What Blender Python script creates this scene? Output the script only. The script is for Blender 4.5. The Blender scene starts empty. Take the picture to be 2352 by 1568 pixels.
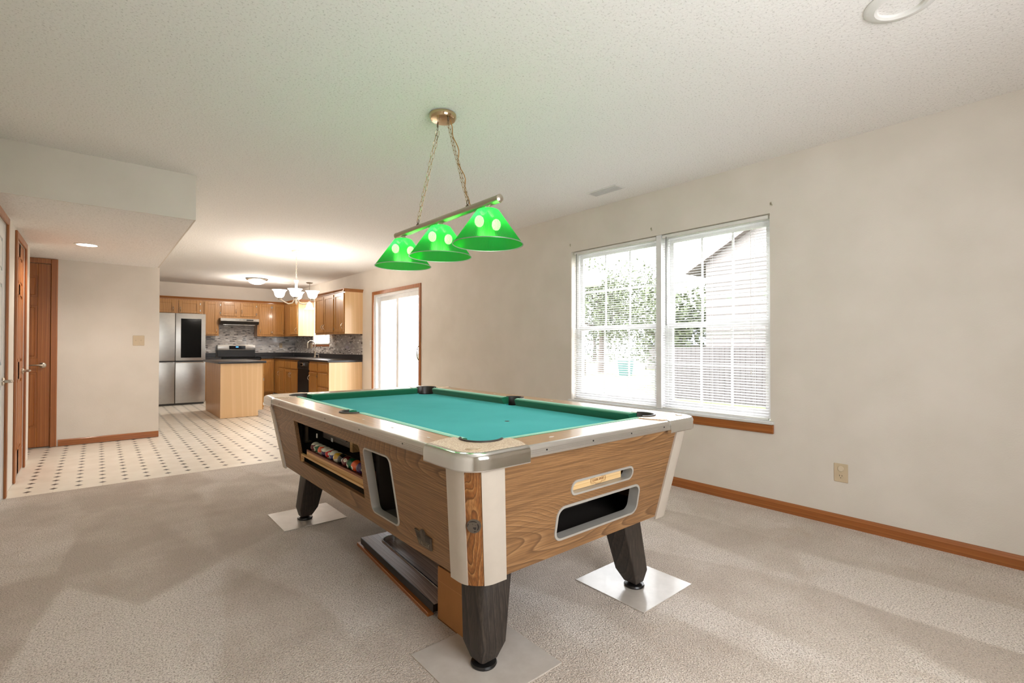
import bpy, bmesh, math, random
from mathutils import Vector, Matrix
PI = math.pi
random.seed(7)
sc = bpy.context.scene

# ------------------------------------------------------------------ camera, light, exposure
H = 1.165
YAW, PITCH, ROLL = math.radians(40.41), math.radians(.56), math.radians(.09)
cam_data = bpy.data.cameras.new('camera')
cam_data.sensor_width = 36; cam_data.sensor_fit = 'HORIZONTAL'
cam_data.lens = 1117 / 2352 * 36
cam_data.clip_start = .05; cam_data.clip_end = 300
cam = bpy.data.objects.new('camera', cam_data)
sc.collection.objects.link(cam)
_s, _c = math.sin(YAW), math.cos(YAW)
_f, _r, _u = Vector((_s, _c, 0)), Vector((_c, -_s, 0)), Vector((0, 0, 1))
_f2 = _f * math.cos(PITCH) + _u * math.sin(PITCH)
_u2 = _u * math.cos(PITCH) - _f * math.sin(PITCH)
_r3 = _r * math.cos(ROLL) + _u2 * math.sin(ROLL)
_u3 = _u2 * math.cos(ROLL) - _r * math.sin(ROLL)
cam.matrix_world = Matrix((( _r3.x, _u3.x, -_f2.x, 0), (_r3.y, _u3.y, -_f2.y, 0), (_r3.z, _u3.z, -_f2.z, H), (0, 0, 0, 1)))
sc.camera = cam

sc.view_settings.view_transform = 'Standard'
sc.view_settings.look = 'None'
sc.view_settings.gamma = 1
sc.view_settings.use_curve_mapping = False
sc.view_settings.exposure = 0.88
sc.cycles.use_denoising = True
sc.cycles.max_bounces = 8
sc.cycles.use_adaptive_sampling = True
sc.cycles.adaptive_threshold = .02
sc.cycles.diffuse_bounces = 5
sc.cycles.transparent_max_bounces = 24
sc.cycles.sample_clamp_indirect = 6
sc.cycles.caustics_reflective = False
sc.cycles.caustics_refractive = False

SKY = 9.0
w = bpy.data.worlds.new('overcast_sky'); sc.world = w; w.use_nodes = True
wn = w.node_tree.nodes; wl = w.node_tree.links
bg = wn['Background']
tc = wn.new('ShaderNodeTexCoord'); sp = wn.new('ShaderNodeSeparateXYZ'); cr = wn.new('ShaderNodeValToRGB')
wl.new(tc.outputs['Generated'], sp.inputs[0]); wl.new(sp.outputs[2], cr.inputs[0]); wl.new(cr.outputs[0], bg.inputs[0])
cr.color_ramp.elements[0].position = 0; cr.color_ramp.elements[0].color = (.96, .975, 1, 1)
cr.color_ramp.elements[1].position = 1; cr.color_ramp.elements[1].color = (.93, .965, 1, 1)
bg.inputs[1].default_value = SKY

def lamp(name, kind, loc, energy, color=(1, 1, 1), size=.03, **kw):
    d = bpy.data.lights.new(name, kind); d.energy = energy; d.color = color
    if kind in ('POINT', 'SPOT'): d.shadow_soft_size = size
    o = bpy.data.objects.new(name, d); sc.collection.objects.link(o); o.location = loc
    for k, v in kw.items(): setattr(d, k, v)
    return o
WARM = (1, .91, .81)
# portals only steer the sampling of the sky through the glazed openings; they emit nothing of their own
def portal(name, loc, rot, sx, sy):
    d = bpy.data.lights.new(name, 'AREA'); d.shape = 'RECTANGLE'; d.size = sx; d.size_y = sy
    d.cycles.is_portal = True
    o = bpy.data.objects.new(name, d); sc.collection.objects.link(o); o.location = loc; o.rotation_euler = rot
portal('sky_portal_window', (3.86, 2.43, 1.37), (0, PI/2, 0), 1.56, 2.0)
portal('sky_portal_patio', (3.86, 7.28, 1.03), (0, PI/2, 0), 2.1, 1.64)
portal('sky_portal_sink', (3.86, 10.72, 1.71), (0, PI/2, 0), 1.1, 1.0)
portal('sky_portal_rear', (1.1, -1.0, 1.42), (PI/2, 0, 0), 1.6, 1.35)

# ------------------------------------------------------------------ materials
def s2l(c):
    c = c / 255
    return c / 12.92 if c <= .04045 else ((c + .055) / 1.055) ** 2.4
def S(r, g, b): return (s2l(r), s2l(g), s2l(b), 1)

class NT:
    def __init__(self, name):
        self.m = bpy.data.materials.new(name); self.m.use_nodes = True
        self.n = self.m.node_tree.nodes; self.l = self.m.node_tree.links
        self.b = self.n['Principled BSDF']; self.out = self.n['Material Output']
        self._tc = None
    def node(self, t, **kw):
        x = self.n.new(t)
        for k, v in kw.items():
            if k in x.inputs: 
                i = x.inputs[k]
                if hasattr(v, 'outputs') or isinstance(v, bpy.types.NodeSocket): self.l.new(v if isinstance(v, bpy.types.NodeSocket) else v.outputs[0], i)
                else: i.default_value = v
            else: setattr(x, k, v)
        return x
    def link(self, a, b): self.l.new(a, b)
    def coords(self, scale=(1, 1, 1), rot=(0, 0, 0), loc=(0, 0, 0)):
        if not self._tc: self._tc = self.n.new('ShaderNodeTexCoord')
        mp = self.n.new('ShaderNodeMapping'); self.link(self._tc.outputs['Object'], mp.inputs['Vector'])
        mp.inputs['Scale'].default_value = scale; mp.inputs['Rotation'].default_value = rot; mp.inputs['Location'].default_value = loc
        return mp.outputs[0]
    def noise(self, vec, scale, detail=2, rough=.5, dist=0.0):
        x = self.n.new('ShaderNodeTexNoise'); self.link(vec, x.inputs['Vector'])
        x.inputs['Scale'].default_value = scale; x.inputs['Detail'].default_value = detail
        x.inputs['Roughness'].default_value = rough; x.inputs['Distortion'].default_value = dist
        return x.outputs['Fac']
    def math(self, op, a, b=None, c=None, clamp=False):
        x = self.n.new('ShaderNodeMath'); x.operation = op; x.use_clamp = clamp
        for i, v in enumerate((a, b, c)):
            if v is None: continue
            if isinstance(v, (int, float)): x.inputs[i].default_value = v
            else: self.link(v, x.inputs[i])
        return x.outputs[0]
    def ramp(self, fac, stops, interp='LINEAR'):
        x = self.n.new('ShaderNodeValToRGB'); self.link(fac, x.inputs[0]); e = x.color_ramp.elements
        x.color_ramp.interpolation = interp
        while len(e) < len(stops): e.new(.5)
        for i, (p, c) in enumerate(stops): e[i].position = p; e[i].color = c
        return x.outputs[0]
    def mix(self, fac, a, b, blend='MIX'):
        x = self.n.new('ShaderNodeMix'); x.data_type = 'RGBA'; x.blend_type = blend
        for i, v in ((0, fac), (6, a), (7, b)):
            if isinstance(v, (int, float, tuple)): x.inputs[i].default_value = v
            else: self.link(v, x.inputs[i])
        return x.outputs[2]
    def bump(self, h, strength=.3, dist=.01):
        x = self.n.new('ShaderNodeBump'); self.link(h, x.inputs['Height'])
        x.inputs['Strength'].default_value = strength; x.inputs['Distance'].default_value = dist
        self.link(x.outputs[0], self.b.inputs['Normal']); return x
    def base(self, c):
        if isinstance(c, tuple): self.b.inputs['Base Color'].default_value = c
        else: self.link(c, self.b.inputs['Base Color'])
    def set(self, **kw):
        for k, v in kw.items():
            k = k.replace('_', ' ')
            if isinstance(v, bpy.types.NodeSocket): self.link(v, self.b.inputs[k])
            else: self.b.inputs[k].default_value = v
        return self

def plain(name, col, rough=.5, metal=0., **kw):
    """flat colour with a slight procedural mottling so no surface is perfectly uniform"""
    t = NT(name); v = t.coords((1, 1, 1)); n = t.noise(v, 14, 3)
    d = tuple(x * .93 for x in col[:3]) + (1,)
    t.base(t.ramp(n, [(.3, d), (.7, col)])); t.set(Roughness=rough, Metallic=metal, **kw)
    return t.m

def wood(name, dark, mid, light, axis='y', ring=9, stretch=7, freq=1.6, pore=.35, rough=.35, coat=0., seed=0, bump=.05, amp=.5, line=.9):
    """plain-sawn grain: growth lines run along the axis and swing into cathedral arches where a stretched noise field bends them"""
    t = NT(name); st = {'x': (1/stretch, 1, 1), 'y': (1, 1/stretch, 1), 'z': (1, 1, 1/stretch)}[axis]
    v = t.coords(st, loc=(seed*1.7, seed*2.3, seed*.9))
    se = t.n.new('ShaderNodeSeparateXYZ'); t.link(t.coords(), se.inputs[0])
    oth = {'x': (1, 2), 'y': (0, 2), 'z': (0, 1)}[axis]
    across = t.math('ADD', se.outputs[oth[0]], t.math('MULTIPLY', se.outputs[oth[1]], -.4 if axis == 'z' else 1.0))
    n = t.noise(v, freq, 1.5, .45, .1)
    f = t.math('FRACT', t.math('MULTIPLY', t.math('ADD', across, t.math('MULTIPLY', n, amp)), ring * 3.2))
    st2 = {'x': (1.6, 90, 90), 'y': (90, 1.6, 90), 'z': (90, 90, 1.6)}[axis]
    fine = t.noise(t.coords(st2), 2.2, 3, .7)
    c1 = t.ramp(f, [(0, light), (.35, mid), (.72, mid), (.93, tuple(mid[i] + (dark[i] - mid[i]) * line for i in range(3)) + (1,)), (1, light)])
    c2 = t.mix(t.math('MULTIPLY', t.ramp(fine, [(.40, (1, 1, 1, 1)), (.58, (0, 0, 0, 1))]), pore), c1, dark)
    big = t.noise(t.coords((1, 1, 1)), 2.2, 2)
    c3 = t.mix(t.math('MULTIPLY', big, .25), c2, mid)
    t.base(c3); t.set(Roughness=rough)
    if coat: t.set(Coat_Weight=coat, Coat_Roughness=.12)
    if bump: t.bump(fine, bump, .002)
    return t.m

M = {}
def mk_materials():
    # walls / ceiling
    t = NT('wall_paint'); v = t.coords(); n = t.noise(v, 150, 2); n2 = t.noise(v, 3, 3)
    t.base(t.ramp(n2, [(.35, S(217, 209, 198)), (.7, S(224, 216, 206))])); t.set(Roughness=.75); t.bump(n, .25, .003); M['wall'] = t.m
    t = NT('popcorn_ceiling'); v = t.coords(); a = t.noise(v, 95, 3, .6); vo = t.n.new('ShaderNodeTexVoronoi'); t.link(v, vo.inputs['Vector']); vo.inputs['Scale'].default_value = 60
    h = t.math('ADD', a, t.math('MULTIPLY', vo.outputs['Distance'], -.8))
    pit_shade = t.noise(v, 100, 3, .6)
    t.base(t.mix(t.ramp(pit_shade, [(.33, (.45, .45, .45, 1)), (.43, (0, 0, 0, 1))]), S(240, 237, 234), S(160, 154, 147)))  # dark flecks paint the small shading between the popcorn bumps
    t.set(Roughness=.9); t.bump(h, .35, .004); M['ceiling'] = t.m
    # carpet
    t = NT('carpet_pile'); v = t.coords(); tuft = t.noise(v, 150, 3, .65, .3); vo = t.n.new('ShaderNodeTexVoronoi'); t.link(v, vo.inputs['Vector']); vo.inputs['Scale'].default_value = 170
    soft = t.noise(t.coords((1, 1, 1)), 2.4, 3, .6)
    # pile laid in different directions by the vacuum: long wedge shaped patches
    vp = t.n.new('ShaderNodeTexVoronoi'); vp.feature = 'SMOOTH_F1'; t.link(t.coords((1.5, .62, 1), rot=(0, 0, .42)), vp.inputs['Vector']); vp.inputs['Scale'].default_value = 1.5; vp.inputs['Smoothness'].default_value = .15
    se = t.n.new('ShaderNodeSeparateXYZ'); t.link(vp.outputs['Color'], se.inputs[0])
    sw = t.math('ADD', t.math('MULTIPLY', se.outputs[0], .38), t.math('MULTIPLY', soft, .62))
    stain = t.noise(t.coords((1, 1, 1)), 2.6, 3, .6, 1.2)
    c = t.ramp(sw, [(.33, S(210, 193, 177)), (.48, S(230, 215, 200)), (.62, S(246, 233, 221))])
    c = t.mix(t.ramp(stain, [(.60, (0, 0, 0, 1)), (.80, (.5, .5, .5, 1))]), c, S(204, 178, 150))
    c = t.mix(t.ramp(tuft, [(.36, (1, 1, 1, 1)), (.54, (0, 0, 0, 1))]), c, S(176, 158, 141))  # shade in the crevices between tufts is painted into the colour
    t.base(c); t.set(Roughness=1, Sheen_Weight=.2); h = t.math('ADD', tuft, t.math('MULTIPLY', vo.outputs['Distance'], -.5)); t.bump(h, 1.0, .010); M['carpet'] = t.m
    # vinyl floor with small diamonds
    t = NT('vinyl_tiles'); v = t.coords(); se = t.n.new('ShaderNodeSeparateXYZ'); t.link(v, se.inputs[0])
    def cell(sock, off, p):
        return t.math('MULTIPLY', t.math('ABSOLUTE', t.math('SUBTRACT', t.math('FRACT', t.math('ADD', t.math('DIVIDE', t.math('SUBTRACT', sock, off), p), .5)), .5)), p)
    dx = cell(se.outputs[0], .193, .1535); dy = cell(se.outputs[1], 5.462, .1575)
    dia = t.math('LESS_THAN', t.math('ADD', dx, dy), .028)
    lx = t.math('ABSOLUTE', t.math('SUBTRACT', dx, .0767)); lines = t.math('LESS_THAN', t.math('MINIMUM', dx, dy), .0014)
    wob = t.noise(t.coords((1, 1, 1)), 5, 3)
    c = t.ramp(wob, [(.3, S(230, 221, 206)), (.7, S(240, 232, 219))])
    c = t.mix(t.math('MULTIPLY', lines, .3), c, S(184, 166, 140)); c = t.mix(dia, c, S(48, 44, 42))
    t.base(c); t.set(Roughness=.32); M['vinyl'] = t.m
    # woods
    OD, OM, OL = S(138, 88, 36), S(178, 126, 62), S(194, 144, 82)
    M['oak'] = wood('honey_oak_vertical', OD, OM, OL, 'z', 7, 7, 2.4, .35, .38, .2, 1, amp=.35, line=.6)
    M['oak_side'] = wood('cabinet_side_veneer', S(204, 160, 110), S(218, 180, 134), S(226, 190, 146), 'z', 3, 7, 1.5, .08, .4, .15, 3, line=.08)
    M['door_oak'] = wood('stained_door_oak', S(112, 58, 18), S(160, 94, 38), S(178, 112, 52), 'z', 7, 8, 2.2, .3, .38, .2, 4, amp=.3, line=.5)
    M['trim_oak'] = wood('stained_trim', S(112, 60, 22), S(160, 94, 42), S(174, 108, 54), 'y', 9, 9, 3, .3, .4, .2, 5, amp=.1, line=.5)
    M['trim_oak_v'] = wood('stained_trim_upright', S(112, 60, 22), S(158, 94, 44), S(172, 108, 56), 'z', 9, 9, 3, .3, .4, .2, 6, amp=.1, line=.5)
    LD, LM, LL = S(76, 48, 24), S(142, 103, 64), S(166, 126, 84)
    M['lam_y'] = wood('laminate_walnut_long', LD, LM, LL, 'y', 26, 6, 1.9, .60, .42, 0, 7, amp=1.3, line=.72)
    M['lam_x'] = wood('laminate_walnut_short', LD, LM, LL, 'x', 26, 5.5, 2.1, .60, .42, 0, 12, amp=1.5, line=.72)
    M['lam_z'] = wood('laminate_walnut_strip', S(74, 40, 14), S(138, 86, 40), S(176, 126, 74), 'z', 26, 3.6, 7, .5, .4, 0, 9, amp=.42, line=.9)
    M['rail_y'] = wood('rail_laminate_long', S(150, 110, 70), S(190, 150, 106), S(204, 166, 122), 'y', 8, 8, 2.4, .25, .28, .4, 10, line=.3)
    M['rail_x'] = wood('rail_laminate_short', S(150, 110, 70), S(190, 150, 106), S(204, 166, 122), 'x', 8, 8, 2.4, .25, .28, .4, 13, line=.3)
    M['leg'] = wood('dark_leg_laminate', S(26, 21, 18), S(58, 49, 42), S(74, 64, 55), 'z', 12, 6, 3, .75, .5, 0, 13, .12, amp=.2)
    M['panel'] = wood('loose_panel_walnut', S(104, 78, 66), S(166, 140, 126), S(188, 162, 148), 'y', 10, 5, 3, .35, .4, .1, 14, amp=.4, line=.7)
    M['pine'] = wood('pine_rack', S(190, 146, 88), S(222, 186, 132), S(232, 200, 150), 'x', 14, 8, 3, .1, .5, 0, 15, amp=.05, line=.5)
    M['tray_wood'] = wood('ball_tray_plywood', S(150, 104, 56), S(205, 162, 106), S(220, 180, 126), 'y', 8, 9, 3, .2, .55, 0, 16, amp=.1, line=.4)
    M['tray_red'] = wood('ball_tray_hardwood', S(84, 40, 24), S(128, 72, 48), S(146, 88, 62), 'y', 8, 9, 3, .2, .5, 0, 17, amp=.1, line=.4)
    # metals / plastics / cloth
    M['alu'] = plain('brushed_aluminium', S(205, 200, 192), .33, .85)
    M['alu_matte'] = plain('satin_aluminium_post', S(206, 196, 182), .45, .35)
    M['chrome'] = plain('polished_chrome', S(225, 225, 222), .12, 1)
    M['nickel'] = plain('brushed_nickel', S(190, 180, 165), .3, 1)
    M['brass'] = plain('polished_champagne_brass', S(205, 180, 145), .14, 1)
    M['bronze'] = plain('dull_bronze', S(110, 95, 78), .45, .7)
    M['bezel'] = plain('bezel_grey', S(186, 182, 174), .45, .4)
    M['black'] = plain('black_plastic', S(24, 22, 21), .3)
    M['rubber'] = plain('pocket_rubber', S(48, 42, 38), .38)
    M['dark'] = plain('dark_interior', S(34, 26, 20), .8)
    M['felt_grey'] = plain('grey_lining', S(88, 84, 76), .95)
    t = NT('table_cloth'); v = t.coords(); n = t.noise(v, 420, 2); n2 = t.noise(v, 2.2, 2)
    c = t.mix(t.ramp(n2, [(.3, (0, 0, 0, 1)), (.7, (1, 1, 1, 1))]), S(60, 176, 176), S(74, 190, 190)); c = t.mix(t.math('MULTIPLY', n, .3), c, S(48, 150, 150))
    t.base(c); t.set(Roughness=1, Sheen_Weight=.05, Specular_IOR_Level=.1); t.bump(n, .3, .001); M['cloth'] = t.m
    t = NT('cushion_cloth'); v = t.coords(); n = t.noise(v, 420, 2)
    t.base(t.mix(n, S(0, 84, 56), S(10, 110, 74))); t.set(Roughness=.95, Sheen_Weight=.9, Sheen_Roughness=.35, Sheen_Tint=(.6, 1, .75, 1)); t.bump(n, .3, .001); M['cushion'] = t.m
    t = NT('speckled_casting'); v = t.coords(); n = t.noise(v, 260, 2, .6)
    t.base(t.ramp(n, [(.35, S(190, 158, 126)), (.5, S(236, 212, 182)), (.65, S(250, 236, 214))])); t.set(Roughness=.35, Coat_Weight=.3); t.bump(n, .25, .001); M['speckle'] = t.m
    M['badge'] = plain('badge_pewter', S(92, 82, 70), .5, .3)
    M['badge_dark'] = plain('badge_recess', S(30, 22, 17), .6)
    M['burn'] = plain('burnt_marking', S(140, 88, 40), .7)
    M['mech'] = plain('ribbed_mechanism', S(112, 104, 96), .6)
    M['cardboard'] = plain('cardboard', S(170, 116, 66), .9)
    M['cardboard_in'] = plain('cardboard_shade', S(60, 38, 22), .95)
    t = NT('floor_tile'); v = t.coords(); n = t.noise(v, 9, 4, .6)
    t.base(t.ramp(n, [(.3, S(182, 172, 161)), (.7, S(200, 191, 181))])); t.set(Roughness=.28, Coat_Weight=.1); M['tile'] = t.m
    M['ivory'] = plain('ivory_plastic', S(205, 186, 156), .45)
    M['white_plastic'] = plain('white_plastic', S(232, 230, 226), .4)
    M['white_paint'] = plain('white_gloss_paint', S(226, 226, 224), .35)
    M['vinyl_white'] = plain('white_vinyl_frame', S(232, 231, 230), .4)
    M['steel'] = plain('stainless_steel', S(170, 166, 160), .28, .95)
    M['steel_dark'] = plain('dark_steel_and_shadow_line', S(30, 28, 27), .4)  # dark steel of the range; also the shadow line in the fridge door gap
    M['blackglass'] = plain('black_glass', S(6, 6, 7), .10, 0, Specular_IOR_Level=.25)
    M['counter'] = plain('black_laminate_counter', S(38, 36, 38), .3)
    M['ball_white'] = S(226, 220, 200)
    t = NT('mosaic_backsplash'); v = t.coords()
    sep = t.n.new('ShaderNodeSeparateXYZ'); t.link(v, sep.inputs[0]); cmb = t.n.new('ShaderNodeCombineXYZ')
    t.link(t.math('ADD', sep.outputs[0], sep.outputs[1]), cmb.inputs[0]); t.link(sep.outputs[2], cmb.inputs[1])
    br = t.n.new('ShaderNodeTexBrick'); t.link(cmb.outputs[0], br.inputs['Vector']); br.inputs['Scale'].default_value = 1
    br.inputs['Brick Width'].default_value = .085; br.inputs['Row Height'].default_value = .021; br.inputs['Mortar Size'].default_value = .0015
    br.inputs['Color1'].default_value = (0, 0, 0, 1); br.inputs['Color2'].default_value = (1, 1, 1, 1); br.inputs['Mortar'].default_value = (.5, .5, .5, 1); br.offset = .37; br.squash = .6; br.squash_frequency = 3
    c = t.ramp(br.outputs['Color'], [(0, S(84, 78, 76)), (.08, S(164, 158, 154)), (.3, S(184, 178, 173)), (.62, S(198, 191, 185)), (.8, S(206, 201, 196)), (.93, S(238, 236, 234))], 'CONSTANT')
    t.base(c); t.set(Roughness=.18, Coat_Weight=.3); M['mosaic'] = t.m
    # green lamp shade : ribbed coloured acrylic
    t = NT('green_acrylic'); v = t.coords(); se = t.n.new('ShaderNodeSeparateXYZ'); t.link(v, se.inputs[0])
    ang = t.math('ARCTAN2', se.outputs[1], se.outputs[0]); rib = t.math('ABSOLUTE', t.math('SINE', t.math('MULTIPLY', ang, 60)))
    tr = t.node('ShaderNodeBsdfTransparent'); tl = t.node('ShaderNodeBsdfTranslucent'); gl = t.node('ShaderNodeBsdfGlossy')
    tr.inputs[0].default_value = (.13, .66, .10, 1); tl.inputs[0].default_value = (.02, .70, .06, 1); gl.inputs['Roughness'].default_value = .12; gl.inputs[0].default_value = (.9, 1, .9, 1)
    df = t.node('ShaderNodeBsdfDiffuse'); df.inputs[0].default_value = (.0, .30, .04, 1)
    m0 = t.node('ShaderNodeMixShader'); m0.inputs[0].default_value = .35; t.link(tl.outputs[0], m0.inputs[1]); t.link(df.outputs[0], m0.inputs[2])
    rfr = t.node('ShaderNodeBsdfRefraction'); rfr.inputs[0].default_value = (.05, .55, .05, 1); rfr.inputs['Roughness'].default_value = .45; rfr.inputs['IOR'].default_value = 1.35
    thru = t.node('ShaderNodeMixShader'); thru.inputs[0].default_value = .68; t.link(tr.outputs[0], thru.inputs[1]); t.link(rfr.outputs[0], thru.inputs[2])
    m1 = t.node('ShaderNodeMixShader'); t.link(t.math('ADD', t.math('MULTIPLY', rib, .35), .30), m1.inputs[0]); t.link(thru.outputs[0], m1.inputs[1]); t.link(m0.outputs[0], m1.inputs[2])
    m2 = t.node('ShaderNodeMixShader'); m2.inputs[0].default_value = .06; t.link(m1.outputs[0], m2.inputs[1]); t.link(gl.outputs[0], m2.inputs[2])
    bp = t.node('ShaderNodeBump'); bp.inputs['Strength'].default_value = .6; bp.inputs['Distance'].default_value = .002; t.link(rib, bp.inputs['Height'])
    for x in (gl, tl): t.link(bp.outputs[0], x.inputs['Normal'])
    t.link(m2.outputs[0], t.out.inputs[0]); t.n.remove(t.b); M['green'] = t.m
    # window glass: clear sheet, mostly see-through with a faint reflection
    t = NT('window_glass'); tr = t.node('ShaderNodeBsdfTransparent'); gl = t.node('ShaderNodeBsdfGlossy'); gl.inputs['Roughness'].default_value = .02
    lw = t.node('ShaderNodeLayerWeight'); lw.inputs[0].default_value = .5; mx = t.node('ShaderNodeMixShader')
    frs = t.math('ADD', t.math('MULTIPLY', t.math('POWER', lw.outputs['Facing'], 5), .6), .02)
    tr.inputs[0].default_value = (.95, .95, .95, 1)
    t.link(frs, mx.inputs[0]); t.link(tr.outputs[0], mx.inputs[1]); t.link(gl.outputs[0], mx.inputs[2]); t.link(mx.outputs[0], t.out.inputs[0]); t.n.remove(t.b); M['glass'] = t.m
    def glow(name, col, st):
        t = NT(name); t.base(col); t.b.inputs['Emission Color'].default_value = col; t.b.inputs['Emission Strength'].default_value = st; return t.m
    M['bulb'] = glow('lit_bulb', (1, .95, .85, 1), 22)
    M['frost'] = glow('lit_frosted_glass', (1, .94, .85, 1), 2.2)
    M['frost_soft'] = glow('lit_frosted_dome', (1, .92, .8, 1), 1.8)
    M['can'] = glow('lit_downlight', (1, .92, .8, 1), 9)
    M['led'] = glow('blue_clock_display', (.05, .2, 1, 1), 2.5)
    # blinds let a little light through
    t = NT('blind_slats'); d = t.node('ShaderNodeBsdfDiffuse'); d.inputs[0].default_value = S(236, 236, 238); l2 = t.node('ShaderNodeBsdfTranslucent'); l2.inputs[0].default_value = (.8, .8, .82, 1)
    mx = t.node('ShaderNodeMixShader'); mx.inputs[0].default_value = .15; t.link(d.outputs[0], mx.inputs[1]); t.link(l2.outputs[0], mx.inputs[2]); t.link(mx.outputs[0], t.out.inputs[0]); t.n.remove(t.b); M['slat'] = t.m
    # outdoors
    t = NT('lawn'); v = t.coords(); n = t.noise(v, 3, 4, .7); n2 = t.noise(v, 60, 2)
    t.base(t.mix(n2, t.ramp(n, [(.3, S(70, 76, 46)), (.7, S(82, 88, 56))]), S(92, 98, 68))); t.set(Roughness=1); M['grass'] = t.m
    M['leaf'] = plain('tree_leaves', S(72, 80, 52), .7)
    M['leaf2'] = plain('dark_tree_leaves', S(48, 58, 40), .7)
    M['bark'] = plain('tree_bark', S(88, 78, 72), .9)
    M['asphalt'] = plain('pale_concrete', S(150, 148, 144), .9)
    M['siding'] = plain('cream_siding', S(104, 99, 96), .8)
    M['soffit_trim'] = plain('house_trim', S(108, 98, 96), .8)
    M['shingle'] = plain('grey_shingles', S(82, 84, 98), .9)
    M['fence'] = wood('weathered_fence_wood', S(58, 54, 52), S(76, 71, 70), S(82, 77, 76), 'z', 9, 6, 3, .4, .9, 0, 21, amp=.2)
    M['bin'] = plain('green_plastic_bin', S(52, 88, 84), .6)
    M['red'] = plain('red_bark_mulch', S(110, 60, 50), .9)
    M['post_white'] = plain('white_painted_post', S(190, 190, 190), .6)
    M['cover'] = plain('grey_vinyl_cover', S(140, 140, 156), .7)
mk_materials()

# ------------------------------------------------------------------ object helpers
ORIG = {}
def tag(o, label=None, cat=None, group=None, kind=None):
    if label: o['label'] = label
    if cat: o['category'] = cat
    if group: o['group'] = group
    if kind: o['kind'] = kind
    return o
def thing(name, label, cat, loc, group=None, rz=0, local=False, kind=None):
    o = bpy.data.objects.new(name, None); sc.collection.objects.link(o); o.empty_display_size = .05
    o.location = loc; o.rotation_euler = (0, 0, rz)
    ORIG[o] = Vector((0, 0, 0)) if local else Vector(loc)
    return tag(o, label, cat, group, kind)

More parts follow.
